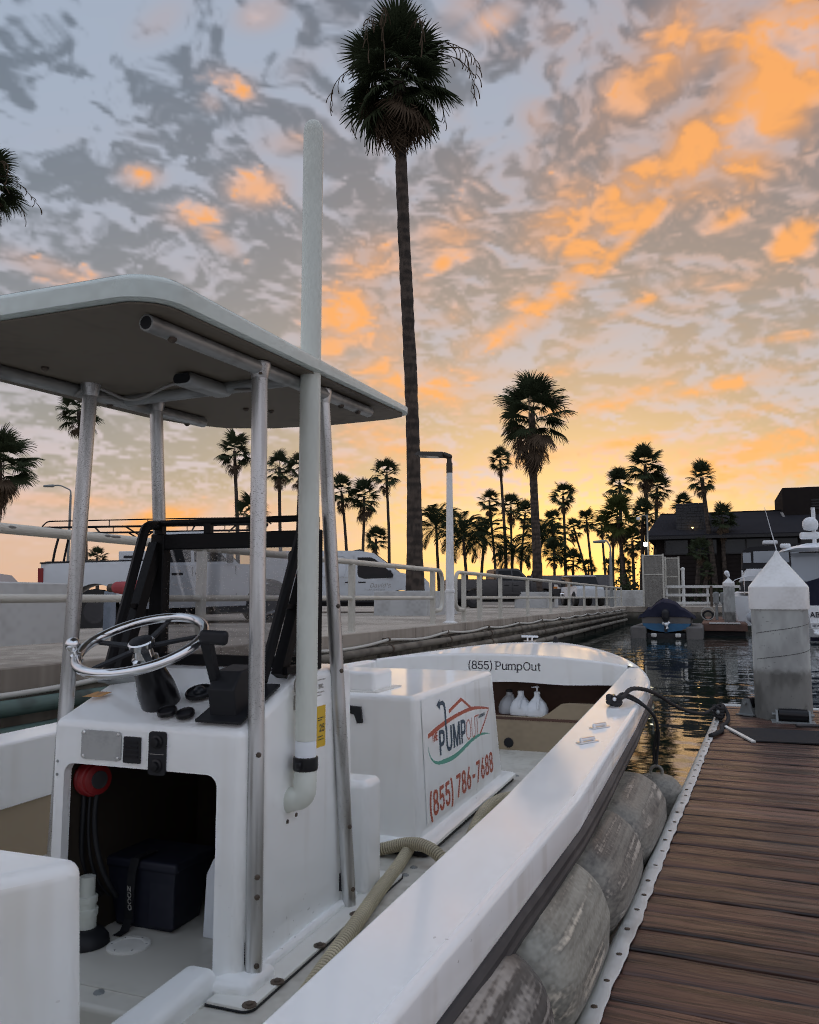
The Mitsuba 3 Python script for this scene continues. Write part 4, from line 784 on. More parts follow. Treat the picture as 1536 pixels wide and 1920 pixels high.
# ribbed suction hoses
def hose(label, pts, r, n):
    t = thing('suction_hose', label, 'hose'); p = spline(pts, n * 4)
    q = np.arange(n * 4) % 4 < 2; m = tube(p, r * (1 + .07 * np.where(q, 1, -1.3)), 18); dirt = meshkit.fbm(p * 9, 3)[:, None]
    c = np.where(q[:, None], (.52, .465, .32), (.19, .16, .105)) * (.65 + .7 * dirt); c = np.vstack([np.repeat(c, 18, 0), c[:1], c[-1:]])  # grooves coloured darker than the ribs, in place of the shade between them
    put(t, 'tube', mikit.ply(m, 'hose', True, color=c), None); return t
hose('tan ribbed hose running aft from under the tank along the side gutter', [(-1.262, 3.40, .452), (-1.245, 3.22, .428), (-1.20, 2.88, .428), (-1.150, 2.55, .430), (-1.118, 2.30, .425), (-1.09, 1.95, .385), (-1.05, 1.5, .36)], .0235, 120)
hose('tan ribbed hose crossing from the front seat to the side gutter', [(-1.50, 3.30, .438), (-1.36, 3.36, .437), (-1.25, 3.345, .470), (-1.12, 3.285, .468), (-1.0, 3.22, .40), (-.85, 3.12, .36)], .0245, 62)
hose('tan ribbed hose rising beside the forward end of the tank', [(-1.085, 3.55, .35), (-1.115, 3.85, .415), (-1.135, 4.15, .437), (-1.10, 4.45, .43), (-1.0, 4.75, .37), (-.95, 5.0, .35)], .0245, 90)
def jug(label, x, y, z, rot, m, pump=False, capm='white_plastic'):
    t = thing('jug', label, 'jug', None); g = T().translate([x, y, z]).rotate([0, 0, 1], rot).scale([1.18, 1.18, .84])
    R = []
    for zz, a, b in ((0, .062, .052), (.008, .070, .060), (.07, .070, .060), (.12, .055, .046), (.165, .026, .024), (.185, .019, .019), (.205, .018, .018)):
        R.append([(a * np.sign(math.cos(q)) * abs(math.cos(q)) ** .6, b * np.sign(math.sin(q)) * abs(math.sin(q)) ** .6, zz) for q in np.linspace(0, 2 * math.pi, 24, endpoint=False)])
    put(t, 'body', loft(R), m, 50, to=g)
    put(t, 'handle', tube(bend([(.018, -.012, .175), (.012, -.060, .140), (.012, -.066, .075)], .02), .0095, 8), m, True, to=g)
    put(t, 'cap', lathe([(.021, .200), (.021, .222), (.0001, .224)], 16), capm, 30, to=g)
    if pump: put(t, 'pump', cat(rod((0, 0, .222), (0, 0, .262), .006), lathe([(.014, .258), (.014, .272), (.004, .278)], 14), rod((0, 0, .268), (-.035, -.01, .262), .006)), 'white_plastic', 40, to=g)
jug('translucent grey jug with a dark cap, leftmost of the three jugs under the bow', -1.585, 6.52, .5805, 30, 'clear_plastic', capm='black_plastic')
jug('white plastic jug with a plain cap, middle one of the three under the bow', -1.478, 6.46, .5805, -8, 'white_plastic')
jug('white plastic jug topped by a pump dispenser under the bow', -1.345, 6.44, .5805, 5, 'white_plastic', True)

# the fender string between skiff and dock, and one fender hanging by a line
def fender_ring(R, k, seed):
    r = np.random.default_rng(seed); c = [1 + (.022 * math.cos(13 * a + seed) + .012 * math.cos(5 * a + 2 * seed)) * k for a in np.linspace(0, 2 * math.pi, 40, endpoint=False)]
    return [R * q for q in c]
def barrel(p0, p1, R, seed, tip=.38):
    p0, p1 = np.asarray(p0, float), np.asarray(p1, float); d = p1 - p0; L_ = np.linalg.norm(d); d /= L_
    u = np.cross(d, (0, 0, 1)) if abs(d[2]) < .9 else np.cross(d, (1, 0, 0)); u /= np.linalg.norm(u); v = np.cross(d, u); rows = []
    for t in np.r_[np.linspace(0, .19, 10), np.linspace(.24, .76, 7), np.linspace(.81, 1, 10)]:
        e = min(t, 1 - t) / .20; f = 1.0 if e >= 1 else tip + (1 - tip) * math.sqrt(1 - (1 - e) ** 2); f *= 1 + .05 * math.sin(t * math.pi)
        rr = fender_ring(R * f, min(1, e) * min(1, max(0, e)), seed)
        rows.append([p0 + d * t * L_ + (math.cos(a) * u + math.sin(a) * v) * rr[i] for i, a in enumerate(np.linspace(0, 2 * math.pi, 40, endpoint=False))])
    return loft(rows)
fn = []
FP = [((-.515, 1.0, .635), (-.492, 1.86, .615)), ((-.490, 1.865, .610), (-.470, 2.56, .588)), ((-.467, 2.58, .578), (-.442, 3.30, .556)), ((-.440, 3.32, .548), (-.408, 4.20, .520))]
FL = ['dark streaked cylindrical fender, nearest of those squeezed between skiff and dock', 'pale grey cylindrical fender, second from the front in the squeezed row', 'brownish grey cylindrical fender, third from the front in the squeezed row', 'grey cylindrical fender, fourth and farthest of the lying row']
for (a, b), l_, m, sd in zip(FP, FL, ('fender_dark', 'fender_pale', 'fender_grey', 'fender_grey'), (1, 2, 3, 4)):
    t = thing('fender', l_, 'fender', 'fenders between skiff and dock'); put(t, 'body', barrel(a, b, .158, sd, .54), m, 50)
    put(t, 'end_ring', tube([np.asarray(b) + (.085 * math.cos(q), .0, .085 * math.sin(q)) for q in np.linspace(0, 6.283, 20, endpoint=False)], .012, 8, closed=True), m, True)
t = thing('fender', 'upright grey fender hanging by a line at the bow end of the row', 'fender', 'fenders between skiff and dock')
put(t, 'body', barrel((-.335, 4.62, -.12), (-.335, 4.62, .575), .140, 7, .25), 'fender_grey', 50)
put(t, 'eye', cat(tube([(-.335 + .03 * math.cos(q), 4.62, .585 + .03 * math.sin(q)) for q in np.linspace(0, 6.283, 14, endpoint=False)], .009, 7, closed=True)), 'fender_grey', True)
# lines
cz = float(zg(4.35)); CL = np.array([-.512, 4.35, cz])
ro = thing('mooring_line', 'thick black mooring line from the skiff cleat over to the dock cleat', 'rope')
def W(lx, ly, lz): return (DT @ np.array([lx, ly, lz, 1]))[:3]
d0 = W(.03, 5.25, DZ + .05)
pts = [CL + (.0, -.05, .05), CL + (.035, .0, .045), CL + (.05, .12, .058), CL + (.085, .42, .050), CL * .45 + d0 * .55 + (0.0, .12, -.005), d0 * .82 + CL * .18 + (0, .03, .0), d0 + (-.03, -.06, .06), d0 + (.01, .07, .065)]
put(ro, 'span', tube(spline(pts, 120), .0115 + .0014 * np.sin(np.arange(120) * 2.2), 9), 'rope', True)
put(ro, 'turns', cat(*[tube([CL + (.030 * math.cos(q), .05 * math.sin(q) * (1.1 - .2 * k), .020 + .012 * k + .006 * math.sin(q * 2 + k)) for q in np.linspace(0, 6.283, 22, endpoint=False)], .012, 8, closed=True) for k in range(3)]), 'rope', True, kind='stuff')
put(ro, 'dock_turns', cat(*[tube([W(.03 + .035 * math.cos(q), 5.25 + (.11 - .02 * k) * math.sin(q), DZ + .04 + .022 * k + .01 * math.sin(2 * q)) for q in np.linspace(0, 6.283, 24, endpoint=False)], .014, 8, closed=True) for k in range(4)]), 'rope', True, kind='stuff')
put(ro, 'tail', tube(spline([W(.06, 5.33, DZ + .11), W(.10, 5.22, DZ + .055), W(.10, 5.0, DZ + .016), W(.075, 4.80, DZ + .018), W(.085, 4.62, DZ + .018), W(.06, 4.42, DZ + .02), W(.025, 4.28, DZ + .022)], 60), .016, 9), 'rope', True)
fl_ = thing('fender_line', 'thin black line hanging from the skiff cleat down to the upright fender', 'rope')
put(fl_, 'strand', cat(tube(spline([CL + (.02, -.03, .04), CL + (.09, .12, .02), (-.335, 4.50, cz - .05), (-.328, 4.58, .78), (-.335, 4.62, .61)], 40), .0075, 7), tube(spline([CL + (.02, .03, .035), CL + (.10, .2, .012), (-.332, 4.54, cz - .07), (-.320, 4.60, .74), (-.333, 4.62, .612)], 40), .0075, 7)), 'rope', True)
cr = thing('coiled_line', 'grey line lying in loops on the dock in front of the big pile', 'rope')
put(cr, 'strand', tube(spline([W(.60, 5.05, DZ + .02), W(.8, 5.10, DZ + .02), W(1.0, 5.03, DZ + .03), W(1.3, 5.08, DZ + .02), W(1.1, 4.98, DZ + .03), W(.78, 4.97, DZ + .02), W(.9, 4.90, DZ + .02), W(1.4, 4.95, DZ + .02)], 80), .013, 8), 'rubber', True)

# ------------------------------------------------------------------ boats and docks across the basin
bl = thing('covered_boat', 'small blue hulled boat under a dark navy cover on a floating lift', 'boat')
BX, BYY = -1.80, 31.7
def hs_(y, w, zb, zt, keel):
    return [(BX - w, y, zt), (BX - w * .92, y, (zb + zt) / 2 - .03), (BX - w * .62, y, zb), (BX, y, keel), (BX + w * .62, y, zb), (BX + w * .92, y, (zb + zt) / 2 - .03), (BX + w, y, zt)]
put(bl, 'hull', loft([hs_(y, w, zb, zt, k) for y, w, zb, zt, k in ((BYY, .84, .30, .55, .22), (BYY + 1.5, .88, .30, .58, .22), (BYY + 3.2, .70, .36, .66, .26), (BYY + 4.3, .25, .55, .75, .42))]), 'blue_hull', 30)
put(bl, 'topsides', loft([[(BX - w, y, .55), (BX - w - .02, y, zt), (BX - w + .1, y, zt + .01), (BX + w - .1, y, zt + .01), (BX + w + .02, y, zt), (BX + w, y, .55)] for y, w, zt in ((BYY - .01, .84, .78), (BYY + 1.5, .89, .80), (BYY + 3.2, .72, .84), (BYY + 4.3, .3, .9))]), 'float_grey', 30)
R = []
for y, w, h in ((BYY - .06, .94, .0), (BYY + .02, .98, .55), (BYY + .5, 1.0, .70), (BYY + 1.6, 1.0, .55), (BYY + 3.0, .85, .30), (BYY + 4.4, .25, .12)):
    row = []
    for a in np.linspace(0, math.pi, 29):
        c, s = math.cos(a), math.sin(a); fold = .035 * math.sin(a * 11 + y) * s + .02 * math.sin(a * 23)
        row.append((BX + c * (w + .04 * abs(math.sin(a * 9))), y, .80 - .06 * (1 - s) * (1 + .7 * math.sin(a * 13)) + h * max(0, 1 - abs(c) ** 1.15) ** .9 + fold * (h > 0)))
    R.append(row)
put(bl, 'cover', jitter(loft(R, closed=False), .02, 3.0, 5), 'navy_canvas', 25)
en = put(bl, 'outboard', cat(balls([(BX, BYY - .28, .92), (BX, BYY - .12, .95), (BX, BYY - .28, .78), (BX, BYY - .12, .76)], .13), hull([(BX + x, BYY - .2 + y, z) for x in (-.05, .05) for y in (-.09, .09) for z in (.25, .72)])), 'black_plastic', 40)
put(en, 'propeller', cat(balls([(BX + .03, BYY - .42, .52), (BX + .03, BYY - .25, .52)], .07), *[hull([(BX + .03, BYY - .40, .52), (BX + .03 + .17 * math.cos(a), BYY - .42, .52 + .17 * math.sin(a)), (BX + .03 + .15 * math.cos(a + .6), BYY - .38, .52 + .15 * math.sin(a + .6)), (BX + .05, BYY - .36, .54)]) for a in (.4, 2.5, 4.6)]), 'boat_white', 40)
lf = thing('floating_lift', 'grey plastic floating lift under the blue boat', 'boat lift')
for x0, x1 in ((BX - 1.26, BX - .70), (BX + .70, BX + 1.26)): put(lf, 'float', rbox(x0, x1, BYY - .3, BYY + 4.4, -.1, .44, .07, False), 'float_grey', 30)
for x in (BX - .42, BX + .42): put(lf, 'roller', cbox(x - .10, x + .10, BYY - .38, BYY - .2, .06, .20, .03), 'vinyl_strip')
put(lf, 'deck', rbox(BX - .7, BX + .7, BYY - .1, BYY + 4.4, -.1, .2, .05, False), 'black_plastic', 30)
fd = thing('finger_dock', 'far floating dock with a brown timber fascia and a white edge cap', 'dock')
put(fd, 'fascia', cbox(-.62, 1.06, 34.5, 34.62, .19, .46, .01), 'timber')
put(fd, 'deck', bx(-.62, 1.06, 34.62, 47.0, .30, .48), 'timber')
put(fd, 'cap', cbox(-.35, .80, 34.46, 34.56, .462, .52, .012), 'vinyl_strip')
put(fd, 'pontoon', bx(-.52, .98, 34.7, 46.5, -.3, .30), 'black_canvas')
for x0, y0 in ((-.05, 40.2), (.25, 41.6)):
    put(fd, 'power_pedestal', cat(cbox(x0 - .06, x0 + .06, y0 - .06, y0 + .06, .48, 1.75, .01), cbox(x0 - .13, x0 + .13, y0 - .14, y0 - .05, 1.2, 1.72, .02)), 'galvanised')
put(fd, 'hose_hoop', tube([(-.42 + .28 * math.cos(a), 39.0, .78 + .28 * math.sin(a)) for a in np.linspace(0, 6.283, 30, endpoint=False)], .02, 6, closed=True), 'pipe_white', True)
put(fd, 'hose_reel', cat(tube([(-.42 + r_ * math.cos(a), 39.05 + .03 * k, .70 + r_ * math.sin(a)) for k in range(1) for r_ in (.20,) for a in np.linspace(0, 6.283, 20, endpoint=False)], .05, 6, closed=True)), 'black_plastic', True)
pile('smaller concrete pile with a white cone cap on the far dock', .46, 36.9, .225, 2.35, 1.95, -1, False)
sg = thing('seagull_ornament', 'white rounded ornament on top of the far pile cap', 'ornament')
put(sg, 'body', balls([(.46, 36.9, 2.40), (.40, 36.9, 2.52), (.34, 36.9, 2.50)], [.07, .10, .05]), 'boat_white', True)
bu = thing('round_fender', 'round grey mooring fender hanging beside the far dock', 'fender')
put(bu, 'ball', xf(lathe([(.02, -.28), (.14, -.25), (.30, -.12), (.34, 0), (.30, .12), (.14, .25), (.04, .28)], 20), (1.38, 35.0, .72)), 'buoy_grey', True)
put(bu, 'neck', lathe([(.05, .27), (.07, .31), (.05, .36), (.0001, .37)], 12, (1.38, 35.0, .72)), 'buoy_grey', True)
# motor yacht on the right, its stern towards the basin
yt = thing('motor_yacht', 'large white motor yacht with dark canvas and clear curtains at the right edge', 'yacht')
YX, YY_ = 5.2, 31.0
put(yt, 'hull', loft([[(YX - w, y, zt), (YX - w * .96, y, .5), (YX - w * .8, y, -.1), (YX + w * .8, y, -.1), (YX + w * .96, y, .5), (YX + w, y, zt)] for y, w, zt in ((YY_, 2.35, 1.22), (YY_ + 4, 2.5, 1.35), (YY_ + 9, 2.2, 1.6), (YY_ + 13, .5, 2.0))]), 'boat_white', 30)
put(yt, 'swim_step', rbox(YX - 2.2, YX + 2.2, YY_ - .9, YY_ + .02, .24, .34, .04), 'boat_white', 30)
put(yt, 'boot_stripe', bx(YX - 2.30, YX + 2.30, YY_ - .012, YY_ - .004, .02, .16), 'navy_canvas')
put(yt, 'moulding', cat(bx(YX - 2.34, YX + 2.34, YY_ - .03, YY_, .60, .63), bx(YX - 2.34, YX + 2.34, YY_ - .03, YY_, .44, .465)), 'plate_metal')
put(yt, 'name_lettering', cat(text('AB', .17, ((2.915, YY_ - .02, .83), (1, 0, 0), (0, 0, 1)), .02, True), text('NEW', .075, ((2.98, YY_ - .02, .50), (1, 0, 0), (0, 0, 1)), .02, False)), 'black_ink')
put(yt, 'cockpit_canvas', hull([(x, y, z) for x, z in ((YX - 2.42, 2.0), (YX - 1.9, 2.16), (YX + 2.3, 2.16), (YX - 2.40, 1.22), (YX + 2.35, 1.22)) for y in (YY_ + .1, YY_ + 2.6)]), 'navy_canvas')
for x in np.linspace(YX - 2.75, YX + 1.6, 5):
    put(yt, 'curtain', hull([(x + a, YY_ + .6 + b, z) for a in (.03, 1.03) for z, b in ((2.05, 0), (3.05, .25)) for b in (b, b + .02)]), 'clear_curtain')
    put(yt, 'curtain_post', bar((x, YY_ + .6, 2.0), (x, YY_ + .86, 3.1), .05), 'black_canvas')
put(yt, 'hardtop', hull([(x, y, z) for x, y, z in ((YX - 3.05, YY_ + .9, 3.10), (YX - 2.6, YY_ + .3, 3.20), (YX + 2.6, YY_ + .3, 3.3), (YX - 2.9, YY_ + 4.5, 3.25), (YX + 2.6, YY_ + 4.5, 3.4), (YX - 2.95, YY_ + 1.0, 3.22), (YX - 2.2, YY_ + .6, 3.38), (YX + 2.4, YY_ + .6, 3.5), (YX - 2.2, YY_ + 4.3, 3.5), (YX + 2.4, YY_ + 4.3, 3.6))]), 'boat_white', 30)
put(yt, 'radar_mast', cat(rod((3.32, YY_ + 1.4, 3.4), (3.32, YY_ + 1.4, 4.7), .07, 10), rbox(2.85, 3.5, YY_ + 1.2, YY_ + 1.6, 3.58, 3.82, .08)), 'boat_white', 30)
put(yt, 'radar_dome', lathe([(.05, -.22), (.22, -.18), (.27, -.02), (.25, .12), (.15, .24), (.0001, .28)], 20, (3.20, YY_ + 1.3, 4.08)), 'boat_white', True)
put(yt, 'antenna', rod((2.05, YY_ + 1.2, 3.2), (1.72, YY_ + 1.2, 4.75), .02, 6, .008), 'boat_white', True)
put(yt, 'horn', rbox(2.15, 2.5, YY_ + .8, YY_ + 1.0, 3.24, 3.40, .06), 'boat_white', 30)
y2 = thing('flybridge_boat', 'white cabin boat with a black canvas flybridge behind the big pile', 'boat')
put(y2, 'hull', loft([[(2.4 - w, y, zt), (2.4 - w * .9, y, .3), (2.4 + w * .9, y, .3), (2.4 + w, y, zt)] for y, w, zt in ((38.0, 1.75, 1.55), (41, 1.9, 1.7), (45, .4, 2.0))]), 'boat_white', 30)
put(y2, 'cabin', hull([(x, y, z) for x, z in ((.95, 2.20), (1.22, 2.72), (3.9, 2.20), (3.6, 2.72)) for y in (38.2, 41.2)]), 'boat_white', 30)
put(y2, 'cabin_window', hull([(x, y, z) for x, z in ((.92, 1.75), (1.02, 2.18), (3.8, 1.75), (3.8, 2.18)) for y in (38.15, 41.0)]), 'window_dark')
put(y2, 'flybridge_canvas', hull([(x, y, z) for x, z in ((1.06, 2.74), (1.10, 3.5), (1.35, 3.66), (3.6, 3.80), (3.8, 2.74)) for y in (38.3, 40.6)]), 'black_canvas')
for x0 in (1.10, 1.52, 2.45):
    put(y2, 'canvas_window', hull([(x0 + a, 38.285, z) for a in (.0, .32 if x0 < 1.2 else .85) for z in (2.98, 3.42 + .06 * (x0 > 1.2))] + [(x0 + a, 38.295, z) for a in (.0, .32 if x0 < 1.2 else .85) for z in (2.98, 3.42)]), 'clear_curtain')
put(y2, 'bow_rail', cat(tube(bend([(.62, 38.0, 1.7), (.66, 38.1, 2.22), (1.35, 38.1, 2.45), (2.3, 38.1, 2.35)], .15), .02, 6), rod((1.1, 38.1, 1.6), (1.1, 38.1, 2.38), .02, 6), rod((1.6, 38.1, 1.6), (1.62, 38.1, 2.42), .02, 6)), 'chrome', True)
put(y2, 'life_pod', rbox(1.95, 2.55, 39, 39.5, 3.80, 3.98, .06), 'boat_white', 30)
# ------------------------------------------------------------------ vehicles on the quay
def body(profile, W, arches, warp, ref=.16):
    """Side profile (x, z) extruded over the width, wheel arches cut out, sides bulged by warp(x, y, z)."""
    q = np.asarray(profile, float); q = q if np.sum(q[:, 0] * np.roll(q[:, 1], -1) - q[:, 1] * np.roll(q[:, 0], -1)) > 0 else q[::-1]
    m = m3.CrossSection([q]).extrude(W).translate((0, 0, -W / 2))
    for x, z, r in arches: m -= m3.CrossSection.circle(r, 28).extrude(W + .2).translate((x, z, -W / 2 - .1))
    m = tm(m.refine_to_length(ref)); v = m.vertices[:, [0, 2, 1]].copy(); m = trimesh.Trimesh(v, m.faces[:, ::-1], process=True)
    v = m.vertices.copy(); v[:, 1] = v[:, 1] * warp(v[:, 0], v[:, 2]); m.vertices = v; return m
def wheel(parent, x, y, r, w, to, rimr=.52, rm='rubber'):
    s = 1 if y > 0 else -1
    k = put(parent, 'wheel', lathe([(r * rimr, -w / 2), (r * .93, -w / 2), (r, -w / 2 + .04), (r, w / 2 - .04), (r * .93, w / 2), (r * rimr, w / 2 - .01), (r * rimr * .9, w / 2 - .05), (.02, w / 2 - .05)], 28, (x, y, r), (0, s, 0)), 'tyre', 35, to=to)
    put(k, 'rim', cat(lathe([(r * rimr, w / 2 - .012), (r * rimr * .93, w / 2 - .008), (r * rimr * .8, w / 2 - .06)], 28, (x, y, r), (0, s, 0)), lathe([(.0001, w / 2 - .02), (.09, w / 2 - .022), (.10, w / 2 - .06)], 16, (x, y, r), (0, s, 0)),
        *[hull([(x + math.cos(a) * q - math.sin(a) * e, y + s * (w / 2 - d), r + math.sin(a) * q + math.cos(a) * e) for q, e_ in ((.07, .03), (r * rimr * .92, .045)) for e in (-e_, e_) for d in (.03, .06)]) for a in np.arange(6) * math.pi / 3]), rm, 30, to=to)
def place(p, q, z0, z1, back):
    """A vehicle standing with its rear at p and its nose at q (ground heights z0, z1); x of its own frame runs to the nose."""
    d = np.array([q[0] - p[0], q[1] - p[1], z1 - z0]); L_ = np.linalg.norm(d); d /= L_
    M = rot_to(d); M[:3, 3] = (np.array([p[0], p[1], z0]) + np.array([q[0], q[1], z1])) / 2; return T(M)
def side(poly, y, th=.012): return prism(poly, th, ((0, y + th if y > 0 else y, 0), (1, 0, 0), (0, 0, 1)))   # polygon (x, z) on a flank
def pane_loft(a, b, y0, y1): return hull([(a[0], s * y0, a[1]) for s in (-1, 1)] + [(b[0], s * y1, b[1]) for s in (-1, 1)] + [(a[0] - .02, s * y0, a[1] - .01) for s in (-1, 1)] + [(b[0] - .02, s * y1, b[1] - .01) for s in (-1, 1)])
def pickup(label, to, paint, W=2.0, scale=1.0, rack=True):
    t = thing('pickup_truck', label, 'pickup truck'); B = lambda n, m, mt, sm=False, **k: put(t, n, m, mt, sm, to=to, **k)
    pr = [(-2.88, .52), (-2.85, 1.38), (-.62, 1.40), (-.60, 1.30), (1.22, 1.30), (2.62, 1.24), (2.80, 1.14), (2.86, .62), (2.60, .46), (-2.6, .46)]
    f = lambda x, z: 1 - .05 * np.clip((z - .95) / .5, 0, 1) ** 2 - .04 * np.clip((.75 - z) / .4, 0, 1) - .08 * np.clip((np.abs(x) - 2.4) / .5, 0, 1) ** 2
    bd = body(pr, W, [(-1.78, .46, .52), (1.92, .46, .52)], f); B('body', bd, paint, 35)
    B('bed_floor', bx(-2.78, -.68, -.82, .82, 1.36, 1.43), 'dark_paint')
    B('bed_cap', cat(bx(-2.86, -.64, -W / 2 * .95, -W / 2 * .95 + .09, 1.388, 1.412), bx(-2.86, -.64, W / 2 * .95 - .09, W / 2 * .95, 1.388, 1.412), bx(-2.87, -2.80, -.94, .94, 1.386, 1.41)), 'black_plastic')
    cb = hull([(x, s * y, z) for x, y, z in ((-.60, .95, 1.28), (1.28, .95, 1.28), (-.58, .80, 1.92), (.62, .78, 1.95), (-.40, .77, 1.97), (.50, .75, 1.985)) for s in (-1, 1)]); cab = B('cab', cb, paint, 30)
    for s in (-1, 1):
        for a, b, c, d in (((-.50, 1.36), (.22, 1.36), (.20, 1.88), (-.46, 1.86)), ((.29, 1.36), (1.02, 1.36), (.60, 1.86), (.27, 1.88))):
            q = [(x, s * (.952 - (z - 1.28) * .245 + .004), z) for x, z in (a, b, c, d)]; put(cab, 'window', hull(q + [(x, y - s * .02, z) for x, y, z in q]), 'car_glass', to=to)
        for x in (-.58, .24, 1.18): B('door_seam', bx(x, x + .012, s * .992 - .004, s * .992 + .004, .62, 1.26), 'black_plastic')
        B('door_moulding', bx(-.55, 1.15, s * .992 - .012, s * .992 + .012, .70, .78), paint)
        for x in (-.08, .42): B('door_handle', rbox(x - .12, x + .12, s * .985 - .02, s * .985 + .02, 1.10, 1.15, .015), 'black_plastic', 30)
        B('mirror', rbox(.98, 1.12, s * 1.12 - .12, s * 1.12 + .12, 1.32, 1.62, .04), 'black_plastic', 30)
        h = B('headlight', hull([(x, s * y, z) for x, y, z in ((2.40, 1.0, .96), (2.42, .995, 1.17), (2.80, .93, .96), (2.89, .62, .96), (2.84, .62, 1.16), (2.76, .92, 1.16))]), 'lens', 30)
        put(h, 'indicator', hull([(x, s * y, z) for x, y, z in ((2.39, 1.006, .97), (2.39, 1.006, 1.06), (2.60, .985, .97), (2.60, .985, 1.06), (2.5, .9, 1.0))]), 'amber_lens', to=to)
        B('tail_light', bx(-2.90, -2.80, s * .90 - .06, s * .90 + .06, .95, 1.30), 'red_plastic')
    B('windscreen', pane_loft((1.28, 1.32), (.66, 1.93), .84, .72), 'car_glass')
    B('rear_window', xf(bx(-.625, -.60, -.66, .66, 1.42, 1.84)), 'car_glass')
    B('grille', bx(2.80, 2.87, -.60, .60, .80, 1.12), 'black_gloss'); B('bumper', rbox(2.74, 3.0, -.98, .98, .50, .76, .07), 'chrome', 35); B('rear_bumper', rbox(-3.0, -2.84, -.95, .95, .52, .70, .05), 'chrome', 35)
    B('underbody', bx(-2.5, 2.5, -.72, .72, .30, .50), 'black_canvas')
    for x in (-1.78, 1.92):
        for s in (-1, 1): wheel(t, x, s * .84, .44, .28, to)
    if rack:
        tb_ = B('tool_box', rbox(-1.30, -.74, -.90, .90, 1.42, 1.60, .02), paint, 30); put(tb_, 'latch', bx(-1.20, -1.0, -.908, -.90, 1.46, 1.51), 'black_plastic', to=to)
        L_ = []
        for s in (-1, 1):
            y = s * .92
            L_ += [tube(bend([(-2.62, y, 1.40), (-2.58, y, 1.62), (-2.50, s * .84, 1.95), (-2.48, s * .82, 2.08)], .1), .026, 7), tube(bend([(-.85, y, 1.40), (-.80, s * .84, 1.9), (-.78, s * .82, 2.08)], .1), .026, 7),
                   tube(bend([(-2.85, s * .80, 2.08), (-.3, s * .80, 2.10), (1.95, s * .80, 2.12)], .05), .022, 7), tube(bend([(-2.85, s * .80, 2.10), (-2.75, s * .80, 2.20), (-.3, s * .80, 2.24), (1.85, s * .80, 2.26), (2.02, s * .80, 2.12)], .08), .014, 6),
                   rod((-.78, s * .82, 1.86), (-1.15, s * .80, 2.08), .018, 6), rod((-.78, s * .82, 1.86), (-.42, s * .80, 2.08), .018, 6)]
            L_ += [rod((x, s * .80, 2.09), (x, s * .80, 2.235), .012, 6) for x in (-2.3, -1.5, -.7, .2, 1.1, 1.7)]
        rk = B('ladder_rack', cat(*L_), 'black_frame', 30)
        for x in (-2.7, -1.8, -.8, .3, 1.2, 1.93): put(rk, 'cross_bar', rod((x, -.80, 2.09), (x, .80, 2.09), .02, 7), 'black_frame', True, to=to)
    return t
pickup('white pickup truck with a black ladder rack and tool box behind the railing', place((-13.05, 13.35), (-8.75, 16.65), .72, .90, 0).scale([.935, 1, 1.04]), 'white_paint')
pickup('dark pickup truck parked beyond the lamp post', place((-12.7, 39.6), (-7.9, 42.6), QZ + .004, QZ + .004, 0), 'dark_paint', 1.95, rack=False)
vn = thing('delivery_van', 'white panel van with script lettering on its door behind the railing', 'van'); to = place((-15.2, 25.6), (-9.55, 27.6), QZ + .004, QZ + .004, 0)
V = lambda n, m, mt, sm=False, **k: put(vn, n, m, mt, sm, to=to, **k)
pr = [(-3.0, .42), (-3.02, 1.9), (-2.85, 2.10), (-1.2, 2.14), (.55, 2.13), (1.05, 2.05), (1.95, 1.38), (2.78, 1.22), (2.98, 1.02), (3.02, .55), (2.85, .36), (-2.9, .36)]
V('body', body(pr, 2.02, [(-1.95, .36, .43), (1.98, .36, .43)], lambda x, z: 1 - .13 * np.clip((z - 1.15) / 1.0, 0, 1) ** 1.6 - .03 * np.clip((.7 - z) / .4, 0, 1) - .10 * np.clip((x - 2.2) / .8, 0, 1) ** 2), 'white_paint', 35)
for s in (-1, 1):
    def wy_(z): return s * (1.01 * (1 - .13 * np.clip((z - 1.15) / 1.0, 0, 1) ** 1.6) + .014)
    q = [(x, wy_(z), z) for x, z in ((.50, 1.34), (.55, 1.22), (.75, 1.16), (1.72, 1.20), (1.74, 1.32), (1.10, 1.84), (.95, 1.90), (.50, 1.90))]
    k = V('door_window', hull(q + [(x, y - s * .02, z) for x, y, z in q]), 'car_glass')
    V('door_seam', hull([p_ for p_ in [] ] or [(x + a, wy_(z) + b, z) for x in (.36,) for z in (.55, 1.15) for a in (0, .012) for b in (0, -.015)]), 'plate_metal')
    V('slide_rail', bx(-1.0, .34, s * 1.016 - .008, s * 1.016 + .004, 1.20, 1.212), 'plate_metal')
    V('pillar_seam', hull([(.36 + a, wy_(z) + b, z) for z in (1.2, 1.5, 1.98) for a in (0, .012) for b in (0, -.03)]), 'plate_metal')
    V('panel_groove', tube(bend([(-2.6, wy_(1.22), 1.24), (.05, wy_(1.22), 1.24), (.12, wy_(1.5), 1.5), (.08, wy_(1.93), 1.94), (-2.6, wy_(1.93), 1.94)], .12), .010, 5), 'white_paint', True)
    for x in (.20, .66): V('door_handle', rbox(x - .13, x + .13, s * 1.012 - .02, s * 1.012 + .02, 1.02, 1.06, .015), 'black_plastic', 30)
    V('sill', bx(-2.85, 2.6, s * .985 - .03, s * .985 + .03, .36, .44), 'black_plastic')
    V('mirror', rbox(1.55, 1.68, s * 1.14 - .10, s * 1.14 + .10, 1.20, 1.45, .03), 'black_plastic', 30)
    V('headlight', hull([(x, s * y, z) for x, y, z in ((2.35, 1.0, .92), (2.4, .98, 1.12), (2.92, .72, .90), (2.86, .70, 1.08), (2.9, .55, .95))]), 'lens', 30)
    for x in (-1.95, 1.98): wheel(vn, x, s * .86, .36, .24, to)
